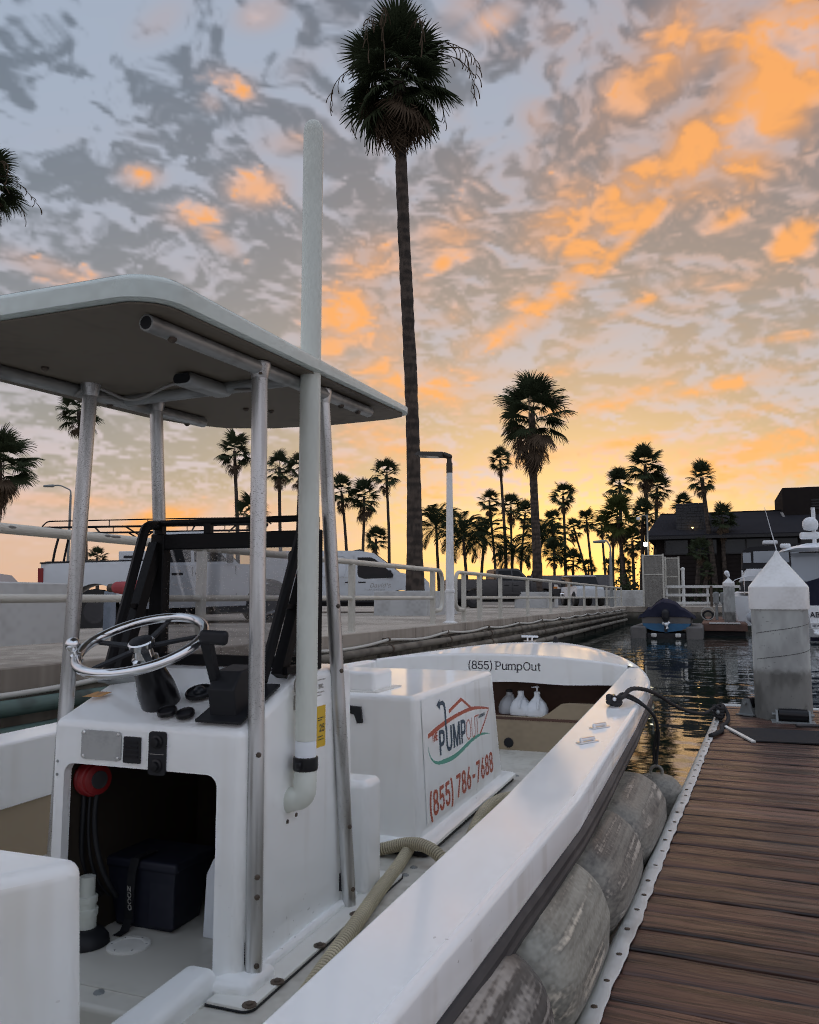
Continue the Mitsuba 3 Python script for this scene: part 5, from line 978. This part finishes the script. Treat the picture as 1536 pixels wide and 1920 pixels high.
V('windscreen', pane_loft((1.93, 1.42), (1.10, 2.05), .82, .74), 'car_glass')
V('lettering', cat(text('David\'s', .15, ((.92, -1.014, .86), (1, 0, 0), (0, 0, 1)), .003, False, 1.0, .25), text('FLORAL BOUTIQUE', .055, ((.75, -1.014, .76), (1, 0, 0), (0, 0, 1)), .003, False)), 'grey_print')
V('roof_fin', hull([(.0, -.03, 2.13), (.0, .03, 2.13), (.55, -.02, 2.13), (.55, .02, 2.13), (.50, 0, 2.24), (.62, 0, 2.22)]), 'dark_paint'); V('underbody', bx(-2.7, 2.7, -.8, .8, .22, .40), 'black_canvas')
def saloon(label, to, paint, boxy=False, name='parked_car'):
    t = thing(name, label, 'car'); B = lambda n, m, mt, sm=False: put(t, n, m, mt, sm, to=to)
    pr = [(-2.2, .35), (-2.25, .9), (-2.1, 1.05), (1.0, 1.06), (2.05, .92), (2.25, .70), (2.25, .35)] if not boxy else [(-1.9, .5), (-1.92, 1.25), (.75, 1.25), (1.75, 1.2), (1.85, 1.05), (1.85, .5)]
    B('body', body(pr, 1.8, [(-1.35, .33, .38), (1.4, .33, .38)] if not boxy else [(-1.25, .42, .48), (1.25, .42, .48)], lambda x, z: 1 - .06 * np.clip((z - .6) / .5, 0, 1) ** 2 - .16 * np.clip((np.abs(x) - 1.5) / .8, 0, 1) ** 2), paint, 40)
    C_ = ((-1.9, .80, 1.02), (1.05, .80, 1.04), (-1.1, .62, 1.45), (.25, .62, 1.45)) if not boxy else ((-1.88, .86, 1.2), (.85, .86, 1.2), (-1.85, .78, 1.85), (.45, .76, 1.85))
    B('cabin', hull([(x, s * y, z) for x, y, z in C_ for s in (-1, 1)]), 'car_glass')
    z1 = C_[2][2]; B('roof', hull([(x, s * (C_[2][1] + .02), z) for x, z in ((C_[2][0], z1), (C_[3][0], z1), (C_[2][0] + .1, z1 + .05), (C_[3][0] - .15, z1 + .05)) for s in (-1, 1)]), paint, 40)
    for s in (-1, 1):
        B('headlight', hull([(x, s * y, z) for x, y, z in ((pr[-3][0] - .1, .62, .75), (pr[-3][0] - .45, .84, .80), (pr[-3][0] - .35, .80, .92), (pr[-3][0] - .12, .6, .84))]), 'lens', 30)
        for x in ((-1.35, 1.4) if not boxy else (-1.25, 1.25)): wheel(t, x, s * .80, .33 if not boxy else .42, .22 if not boxy else .28, to)
    return t
saloon('silver car whose bonnet shows above the nearest white planter', place((-11.55, 5.0), (-8.95, 8.65), .83, .86, 0), 'silver_paint')
saloon('boxy white off road car near the far gate, behind the railing', place((-8.9, 54.6), (-7.2, 51.0), QZ + .004, QZ + .004, 0), 'white_paint', True)

# ------------------------------------------------------------------ street furniture along the quay
hv = thing('fire_valve', 'red canvas hooded fire valve beside the white pickup truck', 'hydrant')
hx, hy = -6.55, 8.05
put(hv, 'riser', rod((hx, hy, QZ), (hx, hy, 1.60), .05, 12), 'steel_blue', 40)
put(hv, 'hood', jitter(cat(balls([(hx - .20, hy - .02, 1.615), (hx + .16, hy + .02, 1.60)], [.07, .095]), balls([(hx + .06, hy, 1.60), (hx + .26, hy + .02, 1.55)], .10)), .012, 14, 3), 'red_canvas', 50)
put(hv, 'outlet', lathe([(.045, 0), (.05, .03), (.05, .07), (.03, .075), (.0001, .06)], 14, (hx - .25, hy - .02, 1.612), (-1, 0, .02)), 'rust', 30)
def street_light(label, x, y, h, arm, ang, m='galvanised'):
    t = thing('street_light', label, 'street light'); a = math.radians(ang); u = np.array([math.cos(a), math.sin(a), 0]); b = np.array([x, y, 0.])
    put(t, 'pole', lathe([(.13, QZ), (.10, QZ + .4), (.075, h - .4), (.07, h)], 12, (x, y, 0)), m, 40)
    put(t, 'arm', tube(bend([b + (0, 0, h - .1), b + (0, 0, h + .3), b + u * arm * .6 + (0, 0, h + .62), b + u * arm + (0, 0, h + .60)], .5, 8), .045, 8), m, True)
    put(t, 'head', balls([b + u * arm + (0, 0, h + .58), b + u * (arm + .55) + (0, 0, h + .56)], [.10, .07]), m, True)
    return t
street_light('curved arm street light at the left, far behind the white pickup truck', -38.4, 41.0, 8.0, 1.15, 202)
street_light('grey lamp pole with a short arm left of the tall gate screens', -5.6, 47.6, 4.1, .35, 180)
gp = thing('slim_pole', 'slim dark pole behind the white pickup truck, right of the street light', 'pole'); put(gp, 'shaft', rod((-33.0, 36.5, QZ), (-33.0, 36.5, 7.4), .12, 10, .08), 'palm_bark', True)
lt = thing('lit_lamp_post', 'tall grey lamp post with a glowing white globe above the gate screens', 'lamp post'); lx, ly = -3.75, 50.5
put(lt, 'pole', rod((lx, ly, QZ), (lx, ly, 6.4), .055, 10, .045), 'galvanised', True)
put(lt, 'arm', tube(bend([(lx, ly, 6.2), (lx - .1, ly, 6.4), (lx - .45, ly, 6.3)], .1), .03, 6), 'galvanised', True)
put(lt, 'camera_housing', rbox(lx - .62, lx - .42, ly - .08, ly + .08, 6.1, 6.28, .04), 'boat_white', 30)
k = put(lt, 'globe', xf(trimesh.creation.icosphere(subdivisions=3, radius=.14), (lx - .12, ly - .30, 4.62)), 'boat_white', True); scene[k]['emitter'] = {'type': 'area', 'radiance': {'type': 'rgb', 'value': [2.2, 2.0, 1.4]}}
gt = thing('gate_screen', 'tall pale mesh gate screens standing at the head of the far dock', 'gate')
for x0, x1, y0, z1, nm in ((-3.85, -2.82, 48.1, 3.85, 'screen'), (-2.72, -2.05, 49.6, 3.75, 'side_screen')):
    put(gt, nm, cat(*[bx(x, x + .012, y0, y0 + .012, QZ, z1) for x in np.arange(x0, x1, .045)], *[bx(x0, x1, y0 + .012, y0 + .024, z, z + .012) for z in np.arange(QZ, z1, .045)]), 'mesh_panel', kind='stuff')
    put(gt, 'backing', bx(x0, x1, y0 + .03, y0 + .04, QZ, z1), 'mesh_panel')
    for x in (x0 - .03, x1 + .03): put(gt, 'post', cbox(x - .05, x + .05, y0 - .04, y0 + .06, QZ, z1 + .08), 'rail_paint')
    for z in (z1 - .03, z1 - 1.1): put(gt, 'crossbar', cbox(x0, x1, y0 - .02, y0 + .04, z, z + .06), 'rail_paint')
ps = thing('short_post', 'short white post with a knob at the right of the gate screens', 'post'); put(ps, 'shaft', lathe([(.09, QZ), (.09, 3.0), (.12, 3.02), (.12, 3.14), (.02, 3.2)], 14, (-1.78, 49.0, 0)), 'white_rail', 30)
rl = thing('plank_railing', 'white three board railing along the far end of the basin', 'railing')
for z in (1.10, 1.55, 2.02): put(rl, 'board', cbox(-2.75, 16.0, 48.90, 48.96, z, z + .15, .01), 'white_rail')
for x in np.arange(-2.7, 16, 2.2): put(rl, 'post', cbox(x - .06, x + .06, 48.97, 49.09, QZ, 2.15, .01), 'white_rail')
rp = thing('rusty_post', 'rust brown square post in front of the white board railing', 'post'); put(rp, 'shaft', cbox(.52 - .9, .66 - .9, 48.62, 48.76, QZ, 2.15, .01), 'rust')
sn = thing('small_sign', 'small white parking style sign on a thin post behind the board railing', 'sign')
put(sn, 'post', rod((1.55, 52.0, QZ), (1.55, 52.0, 3.1), .03, 8), 'galvanised', True); put(sn, 'plate', cbox(1.38, 1.72, 51.93, 51.96, 2.65, 3.2, .01), 'boat_white'); put(sn, 'symbol', cat(bx(1.46, 1.64, 51.92, 51.93, 2.95, 3.10), bx(1.46, 1.64, 51.92, 51.93, 2.74, 2.80)), 'black_ink')
gb = thing('block_wall', 'plain grey block structure behind the far end of the railing', 'wall'); put(gb, 'face', cbox(-12.5, -6.9, 57.0, 59.5, QZ - .1, 3.02, .02), 'grey_block')
lw = thing('low_wall', 'low white wall beyond the far planter', 'wall'); put(lw, 'face', cbox(-6.6, -4.2, 52.4, 52.7, QZ - .1, 1.95, .02), 'plaster')

# ------------------------------------------------------------------ the dark building
bd_ = thing('dark_building', 'dark brown two storey building with sloped roofs at the right', 'building')
Y0 = 64.0
ew = put(bd_, 'wall', bx(-4.2, 34, Y0 + .6, Y0 + 18, QZ - .1, 5.9), 'board')
for i, z in enumerate(np.arange(1.0, 4.6, .30)): put(ew, 'board', cbox(-4.25, 34, Y0 + .55 , Y0 + .64, z, z + .28, .012), 'board')
for i, x in enumerate((-3.6, -1.6, 0.4, 2.05, 3.85, 5.65, 7.5, 9.4, 11.3)):
    wn_ = put(bd_, 'window', bx(x + .1, x + 1.68, Y0 + .50, Y0 + .54, 4.75, 5.80), 'window_dark'); put(wn_, 'frame', cat(bx(x, x + .1, Y0 + .42, Y0 + .6, 4.65, 5.9), bx(x + .1, x + 1.68, Y0 + .44, Y0 + .6, 4.65, 4.75)), 'roof_trim')
rf = put(bd_, 'roof', hull([(x, y, z) for x, y, z in ((-4.9, Y0 - .4, 5.85), (34, Y0 - .4, 5.85), (-4.9, Y0 - .4, 6.1), (34, Y0 - .4, 6.1), (-4.2, Y0 + 7.0, 8.35), (34, Y0 + 7.0, 8.35), (-4.2, Y0 + 18, 8.35), (34, Y0 + 18, 8.35), (-4.9, Y0 + 18, 5.9), (34, Y0 + 18, 5.9))]), 'roof_dark')
put(rf, 'eave', bx(-4.95, 34, Y0 - .45, Y0 - .38, 5.80, 6.02), 'roof_trim')
put(rf, 'ridge_cap', bx(-4.2, 5.0, Y0 + 6.9, Y0 + 7.1, 8.33, 8.42), 'board')
pb = put(bd_, 'penthouse', cbox(5.0, 34, Y0 + 5.2, Y0 + 14, 6.5, 9.95, .03), 'board', label='flat topped upper storey box with a louvre')
put(pb, 'louvre', cat(*[bx(7.0, 9.4, Y0 + 5.12, Y0 + 5.2, 8.2 + .22 * i, 8.33 + .22 * i) for i in range(4)]), 'roof_trim'); put(pb, 'downpipe', hull([(4.75, Y0 + 4.6, 8.0), (4.95, Y0 + 4.6, 8.0), (5.15, Y0 + 4.9, 7.2), (5.3, Y0 + 4.9, 7.2), (4.75, Y0 + 4.7, 8.0), (5.3, Y0 + 5.0, 7.2)]), 'plaster')
ch = thing('stone_chimney', 'broad grey stone chimney block lit by a warm spot on the dark roof', 'chimney')
rc = np.random.default_rng(8)
put(ch, 'core', bx(-2.7, -.72, Y0 + 1.2, Y0 + 4, 6.2, 8.52), 'stone')
z = 6.25
while z < 8.45:
    h = rc.uniform(.16, .26); x = -2.72
    while x < -.75:
        w_ = min(rc.uniform(.3, .75), -.70 - x); dpt = rc.uniform(.02, .07); put(ch, 'stone', cbox(x + .008, x + w_ - .008, Y0 + 1.2 - dpt, Y0 + 1.25, z + .008, z + h - .008, .012), 'stone'); x += w_
    z += h
wl_ = thing('wall_light', 'small warm up light at the foot of the stone chimney', 'light'); put(wl_, 'bracket', cbox(-1.62, -1.50, Y0 + .75, Y0 + .95, 6.55, 6.62), 'roof_trim')
k = put(wl_, 'bulb', xf(trimesh.creation.icosphere(subdivisions=1, radius=.05), (-1.56, Y0 + .84, 6.70)), 'boat_white', True); scene[k]['emitter'] = {'type': 'area', 'radiance': {'type': 'rgb', 'value': [6, 3.6, 1.3]}}
# ------------------------------------------------------------------ palms
def fan_leaf(seed, n, dead=False):
    """A fan frond about 1 m in reach along +x: petiole, then a folded fan of drooping blades."""
    r = np.random.default_rng(seed); v, f = [], []
    def strip(rows):
        b = len(v)
        for a, c in rows: v.extend([a, c])
        for i in range(len(rows) - 1):
            k = b + 2 * i; f.extend([(k, k + 1, k + 3), (k, k + 3, k + 2)])
    pl = .46 + .06 * r.random(); w = .013
    strip([((x, -w * (1 - x), .03 * math.sin(x * 3)), (x, w * (1 - x), .03 * math.sin(x * 3))) for x in np.linspace(0, pl, 5)])
    spread = math.radians(62 if dead else 102); tipd = .60 if dead else .48
    for k in range(n):
        a = spread * (2 * (k + .5) / n - 1) + r.normal(0, .02); L_ = (.56 - .16 * abs(a / spread) ** 1.6) * r.uniform(.90, 1.05)
        d = np.array([math.cos(a), math.sin(a), 0]); s = np.array([-d[1], d[0], 0]); fold = .010 * (-1) ** k; rows = []
        wm = L_ * spread / n * (.62 if not dead else .4)
        for q, ww in ((.04, .35), (.30, .95), (.56, 1.0), (.78, .55), (1.0, .05)):
            droop = -tipd * L_ * max(0, q - .45) ** 1.7 * r.uniform(.8, 1.7) - .10 * abs(math.sin(a)) * q ** 2 - (.1 * q * r.random() if dead else 0)
            p = np.array([pl, 0, .03 * math.sin(pl * 3)]) + d * L_ * q * (1 - .10 * max(0, q - .5)) + np.array([0, 0, droop + .06 * q])
            rows.append((p - s * wm * ww + (0, 0, fold), p + s * wm * ww - (0, 0, fold * .2)))
        strip(rows)
    return trimesh.Trimesh(np.array(v, float), np.array(f), process=False)
def feather_leaf(seed, n):
    r = np.random.default_rng(seed); v, f = [], []
    def at(t): return np.array([math.sin(t * 1.25) / 1.0, 0, .34 * t - .62 * t ** 2.3])
    def quad(a, b, c, d):
        k = len(v); v.extend([a, b, c, d]); f.extend([(k, k + 1, k + 2), (k, k + 2, k + 3)])
    T_ = np.linspace(0, 1, 9)
    for a, b in zip(T_, T_[1:]): quad(at(a) + (0, -.012, 0), at(a) + (0, .012, 0), at(b) + (0, .008, 0), at(b) + (0, -.008, 0))
    for k in range(n):
        t = .14 + .86 * k / n; p = at(t); q = at(min(1, t + .02)) - p; q /= np.linalg.norm(q) + 1e-9
        for s in (-1, 1):
            L_ = .30 * math.sin(math.pi * (.12 + .80 * t)) * r.uniform(.85, 1.1); d = q * .75 + np.array([0, s * .75, .12 + r.normal(0, .10)]); d /= np.linalg.norm(d); w = np.array([.010, 0, .004]); e = p + d * L_ + (0, 0, -.05 * L_ / .3); m_ = p + d * L_ * .55
            quad(p - w * .6, p + w * .6, m_ + w, m_ - w); quad(m_ - w, m_ + w, e + w * .1, e - w * .1)
    return trimesh.Trimesh(np.array(v, float), np.array(f), process=False)
FAN = [fan_leaf(100 + k, 34) for k in range(5)]; FAND = [fan_leaf(200 + k, 16, True) for k in range(4)]
FANS = [fan_leaf(300 + k, 20) for k in range(4)]; FANSD = [fan_leaf(400 + k, 9, True) for k in range(3)]; FEA = [feather_leaf(500 + k, 30) for k in range(4)]
PLY = {}
def leaf(kind, k, m):
    key = (kind, k, m)
    if key not in PLY: PLY[key] = mikit.ply({'fan': FAN, 'fand': FAND, 'fans': FANS, 'fansd': FANSD, 'fea': FEA}[kind][k], m)
    return PLY[key]
def meshleaf(kind, k): return {'fan': FAN, 'fand': FAND, 'fans': FANS, 'fansd': FANSD, 'fea': FEA}[kind][k]
def palm(i, label, x, y, z, fx, fy, R, kind, skirt, dens):
    r = np.random.default_rng(900 + i); c = np.array([x, y, z + (.32 if i == 0 else 0)]); R = R * (.93 if i == 0 else 1)
    t = thing('date_palm' if kind == 'P' else 'fan_palm', label, 'palm tree')
    big = i in (0, 1, 2, 3); med = R * 1536 / np.linalg.norm(c) > 27
    r0 = .16 + .006 * z if kind == 'F' else .26
    if i == 1: r0 = .27
    f0 = np.array([fx, fy, QZ - .05]); n = 40 if i < 4 else 14; s = np.linspace(0, 1, n); h = z - f0[2]
    lean = (c - f0) * [1, 1, 0]; path = f0 + s[:, None] * np.array([0, 0, h]) + lean * (s ** (1.35))[:, None] + np.stack([np.sin(s * 5 + i) * .012 * h * s * (1 - s), np.cos(s * 4 + i) * .01 * h * s * (1 - s), 0 * s], -1)
    rad = r0 * (1 - .38 * s ** .7) * (1 + .55 * np.exp(-s * h / .7)) * (1 + (.03 * np.sin(s * 60 + i) + .02 * np.sin(s * 133)) * (i < 4))
    if i == 0: rad = np.interp(s, [0, .02, .05, .12, .3, 1], [.43, .37, .30, .245, .205, .170]) * (1 + .025 * np.sin(s * 90) + .02 * np.sin(s * 41 + 1))
    k = put(t, 'trunk', tube(path, rad, 14 if i < 4 else 8), 'palm_bark', True)
    if i < 2: scene[k] = mikit.ply(jitter(tube(np.array([np.interp(np.linspace(0, 1, 160), s, path[:, q]) for q in range(3)]).T, np.interp(np.linspace(0, 1, 160), s, rad), 18), .022, 5.0, i), 'palm_bark', True)
    parts = []
    def add(kd, vi, m, el, azm, sc, name, base):
        d = np.array([math.cos(el) * math.cos(azm), math.cos(el) * math.sin(azm), math.sin(el)])
        M = rot_to(d, r.normal(0, .35)); M[:3, :3] *= sc; M[:3, 3] = base; parts.append((kd, vi, m, M, name))
    if kind == 'P':
        N = int(44 * dens)
        for k in range(N):
            u = (k + .5) / N; el = math.radians(78 - 118 * u ** .85 + r.normal(0, 6)); add('fea', k % 4, 'frond_dark', el, k * 2.39996 + r.normal(0, .15), R * r.uniform(.95, 1.15), 'frond', c - (0, 0, R * .10))
        crown_r = R
    else:
        N = int((70 if i == 0 else 46 if big else 34) * dens); A, Dd = ('fan', 'fand') if big else ('fans', 'fansd'); nv, nd = len(meshlist(A)), len(meshlist(Dd))
        gm = 'frond_dark' if i != 30 else 'frond_green'
        for k in range(N):
            u = (k + .5) / N; el = math.radians(80 - (142 if i == 0 else 118) * u ** .9 + r.normal(0, 7)); b = c + (0, 0, R * (.10 - (.45 if i == 0 else .34) * u))
            add(A, k % nv, gm if u < .93 or not big else 'frond_dead', el, k * 2.39996 + r.normal(0, .22), R * r.uniform(.74, 1.06), 'frond', b)
        M_ = int((34 if big else 16) * skirt)
        for k in range(M_):
            u = (k + .5) / max(M_, 1); el = math.radians(-52 - 32 * u + r.normal(0, 5)); b = c - (0, 0, R * (.25 + .42 * skirt * u))
            add(Dd, k % nd, 'frond_dead', el, k * 2.39996 + r.normal(0, .3), R * r.uniform(.62, .92), 'dead_frond', b)
    if big or med:
        for kd, vi, m, M, name in parts: put(t, name, leaf(kd, vi, m), None, to=T(M))
    else:
        for name, m in (('crown', None), ('dead_skirt', 'frond_dead')):
            ms = []
            for kd, vi, mm, M, nm in parts:
                if (nm == 'dead_frond') == (name == 'dead_skirt'):
                    q = meshleaf(kd, vi).copy(); q.apply_transform(M); ms.append(q)
            if ms: put(t, name, trimesh.util.concatenate(ms), m or 'frond_dark', kind='stuff')
    if i in (0, 2, 3, 1):      # dry flower stalks hanging out of the crown
        st = []
        for k in range({0: 9, 1: 2, 2: 5, 3: 4}[i]):
            a = r.uniform(0, 6.283); o = np.array([math.cos(a), math.sin(a), 0]); p0 = c - (0, 0, R * .1)
            pts = spline([p0, p0 + o * R * .6 + (0, 0, R * .35), p0 + o * R * 1.05 + (0, 0, R * r.uniform(-.05, .35)), p0 + o * R * r.uniform(1.08, 1.22) - (0, 0, R * r.uniform(.15, .45))], 18)
            st.append(tube(pts, np.linspace(.022, .008, 18), 5))
            for q in range(9):
                j = 9 + q % 9; b0 = pts[j]; e = b0 + o * R * r.uniform(-.02, .10) + np.array([r.normal(0, .07), r.normal(0, .07), -R * r.uniform(.10, .28)]); st.append(tube(spline([b0, (b0 + e) / 2 + o * .05, e], 5), np.linspace(.012, .016, 5) , 4))
        put(t, 'flower_stalks', cat(*st), 'frond_dead', kind='stuff')
def meshlist(k): return {'fan': FAN, 'fand': FAND, 'fans': FANS, 'fansd': FANSD, 'fea': FEA}[k]
PALMS = [
    ('tallest fan palm with a shaggy crown rising from the white planter beside the van', -8.40, 21.55, 16.95, -8.52, 23.28, 2.05, 'F', 1, 1),
    ('second tallest fan palm standing in the farther white planter, with a brown skirt', -8.48, 40.34, 10.77, -8.53, 41.41, 2.16, 'F', 1, 0.9),
    ('fan palm cut by the upper left edge above the canopy', -24.70, 21.29, 16.56, -25.73, 22.64, 1.66, 'F', 0.9, 0.9),
    ('fan palm at the left edge below the canopy, left of the street light', -37.47, 34.53, 9.01, -38.10, 35.19, 2.22, 'F', 0.8, 0.9),
    ('fan palm whose drooping fronds show just under the canopy by the left rear post', -44.76, 48.25, 15.55, -44.84, 49.85, 1.94, 'F', 0.5, 0.8),
    ('fan palm seen between the two middle canopy posts, tallest one there', -44.74, 69.66, 16.11, -44.99, 71.25, 2.24, 'F', 0.7, 0.8),
    ("short dark fan palm right behind the windshield's top rail", -38.07, 62.21, 9.06, -38.37, 63.00, 1.78, 'F', 0.3, 0.9),
    ('fan palm just right of the stout rear canopy post', -45.55, 80.10, 16.10, -45.99, 81.62, 2.16, 'F', 0.8, 0.8),
    ('fan palm half hidden behind the white vent pipe', -44.84, 83.56, 16.27, -45.75, 84.93, 2.16, 'F', 0.8, 0.8),
    ("fan palm showing just right of the canopy's front post, leaning right", -41.69, 88.19, 14.20, -41.22, 89.84, 2.17, 'F', 0.8, 0.8),
    ('bushy fan palm in the middle of the group left of the tallest trunk', -38.35, 87.39, 13.32, -39.03, 88.51, 2.50, 'F', 0.9, 1),
    ("fan palm with a bare thin trunk just left of the tallest palm's trunk", -38.78, 95.40, 17.13, -38.98, 97.12, 2.23, 'F', 0.7, 0.8),
    ('low fan palm above the roof of the white van', -34.14, 81.00, 7.77, -34.33, 81.68, 1.72, 'F', 0.2, 0.9),
    ('tiny palm top above the bed of the white pickup truck', -56.62, 64.28, 5.34, -56.78, 64.70, 1.25, 'F', 0.2, 0.9),
    ("feathery date palm directly right of the tallest palm's trunk", -33.12, 98.24, 10.60, -33.09, 99.32, 3.52, 'P', 0.3, 1),
    ('feathery date palm right of the slim lamp post, left one of the pair', -28.84, 95.73, 8.95, -28.52, 96.73, 3.39, 'P', 0.3, 1),
    ('feathery date palm right of the slim lamp post, right one of the pair', -27.99, 102.46, 9.19, -28.75, 103.09, 3.45, 'P', 0.3, 1),
    ('dense round date palm behind the trunk of the second tallest palm', -20.10, 101.18, 8.64, -22.13, 101.27, 3.45, 'P', 0.4, 1.2),
    ('slender tall fan palm behind the left side of the second tallest palm', -27.14, 107.99, 20.22, -26.96, 110.20, 1.90, 'F', 0.8, 0.8),
    ('fan palm left of the slender one, over the date palms', -30.77, 115.75, 15.49, -30.27, 117.55, 2.03, 'F', 0.6, 0.8),
    ("fan palm right of the slender one, at the same height as the date palms' tips", -27.40, 114.97, 14.50, -27.61, 116.40, 2.23, 'F', 0.8, 0.9),
    ("fan palm partly behind the second tallest palm's trunk, on its left", -26.79, 121.67, 14.19, -28.03, 122.68, 2.10, 'F', 0.8, 0.9),
    ('fan palm with a wide crown between the second tallest palm and the leaning trunks', -18.92, 109.49, 15.04, -18.96, 111.04, 2.15, 'F', 0.7, 0.9),
    ('fan palm low and left of the wide crowned one', -23.71, 127.19, 13.53, -23.70, 128.59, 2.00, 'F', 0.8, 0.9),
    ('fan palm with the first of the bare leaning trunks', -20.15, 125.47, 12.03, -18.19, 127.43, 1.79, 'F', 0.7, 0.9),
    ('fan palm with the second of the bare leaning trunks', -17.25, 118.98, 12.59, -16.74, 120.46, 1.84, 'F', 0.6, 0.9),
    ('small fan palm on a bent trunk left of the big dark palm cluster', -16.56, 129.96, 12.70, -16.21, 131.39, 1.83, 'F', 0.7, 0.9),
    ('fan palm tucked under the left flank of the big dark palm cluster', -13.96, 122.55, 10.83, -14.24, 123.54, 1.72, 'F', 0.7, 0.9),
    ('upper left fan palm of the big dark cluster near the gate', -9.39, 89.58, 13.76, -9.54, 90.95, 2.06, 'F', 0.9, 1),
    ('tallest fan palm of the big dark cluster near the gate', -5.83, 78.04, 13.71, -6.02, 79.39, 2.08, 'F', 1, 1.1),
    ('olive tinted fan palm with a patterned trunk in front of the dark cluster', -7.31, 67.39, 8.00, -6.92, 68.32, 1.98, 'F', 0.5, 1.1),
    ('lower right fan palm of the dark cluster beside the lit globe lamp', -5.69, 72.23, 8.53, -6.06, 72.93, 1.55, 'F', 0.8, 1),
    ('fan palm with a leaning trunk in front of the dark building', -0.76, 63.15, 10.25, -0.07, 64.44, 1.33, 'F', 0.6, 0.85),
    ('fan palm with a heavy skirt against the dark roof', 0.53, 63.95, 7.33, 0.59, 64.68, 1.21, 'F', 1.3, 1),
    ("short fan palm against the dark building's wall, under its windows", -1.06, 61.48, 4.88, -1.34, 61.81, 0.98, 'F', 0.4, 0.9),
    ('slanting small palm against the dark wall beside the short one', -0.61, 60.75, 3.35, -0.90, 60.91, 0.67, 'F', 0.3, 0.7),
    ('small fan palm behind the stone chimney', -2.91, 88.04, 10.86, -3.16, 89.04, 1.42, 'F', 0.3, 1),
    ('low fan palm to the left of the gate screens', -7.26, 69.99, 4.06, -6.63, 70.57, 0.97, 'F', 0.2, 0.8),
    ("bushy low palm right of the second tallest palm's trunk", -17.69, 95.84, 6.79, -17.90, 96.41, 1.88, 'F', 0.3, 1.2),
    ('bushy low palm beneath the wide crowned fan palm', -16.98, 104.77, 6.09, -17.17, 105.27, 1.62, 'F', 0.3, 1.1),
    ('small dense palm between the two leaning trunks at their feet', -16.33, 113.64, 5.71, -16.51, 114.11, 1.31, 'F', 0.2, 1.1),
    ("low feathery palm left of the second tallest palm's trunk", -25.97, 109.86, 7.31, -26.48, 110.38, 2.62, 'P', 0.3, 1),
    ('dark fan palm filling the right side of the big cluster', -5.27, 84.84, 12.39, -5.89, 85.88, 1.71, 'F', 0.9, 1.1),
    ('dark fan palm low in the big cluster, behind the patterned trunk', -7.96, 86.55, 7.22, -7.98, 87.24, 1.64, 'F', 0.6, 1.2),
    ('bushy palm right behind the gate screens', -4.30, 77.13, 7.73, -4.64, 77.76, 1.35, 'F', 0.6, 1.2),
    ('thin fan palm far behind, left of the feathery pair', -39.44, 123.37, 14.30, -39.61, 124.79, 1.86, 'F', 0.6, 0.8),
    ('low palm at the foot of the dark cluster, left of its patterned trunk', -12.26, 102.32, 5.39, -12.54, 102.71, 1.04, 'F', 0.2, 0.8),
]
for i, row in enumerate(PALMS): palm(i, *row)
# shrubs along the dark building and behind the gate
def shrub(label, x, y, w, h, seed):
    r = np.random.default_rng(seed); t = thing('shrub', label, 'shrub'); v, f = [], []
    for k in range(420):
        a = r.uniform(0, 6.283); q = r.random() ** .5; zz = r.random() ** .8 * h * (1 - .5 * q ** 2); p = np.array([x + w * q * math.cos(a), y + w * q * math.sin(a), QZ + zz]); d = r.normal(0, 1, 3); d /= np.linalg.norm(d); e = np.cross(d, r.normal(0, 1, 3)); e /= np.linalg.norm(e); s = .17 * r.uniform(.6, 1.3); b = len(v)
        v.extend([p - d * s, p + e * s * .35, p + d * s, p - e * s * .35]); f.extend([(b, b + 1, b + 2), (b, b + 2, b + 3)])
    put(t, 'leaves', trimesh.Trimesh(np.array(v), np.array(f), process=False), 'frond_dark', kind='stuff')
    put(t, 'stem', cat(*[rod((x, y, QZ), (x + r.normal(0, w * .3), y + r.normal(0, w * .3), QZ + h * .7), .03, 5) for _ in range(5)]), 'palm_bark')
shrub('leafy shrub against the dark wall below the short fan palm', -.6, 61.5, 1.3, 1.6, 1)
shrub('leafy shrub against the dark wall by the small white sign', 1.9, 61.8, 1.1, 1.9, 2)
shrub('leafy bush behind the railing left of the gate screens', -5.6, 55.0, .9, 2.2, 3)
shrub('large bush rising behind the left end of the dark building', -5.4, 74.0, 2.2, 7.5, 4)
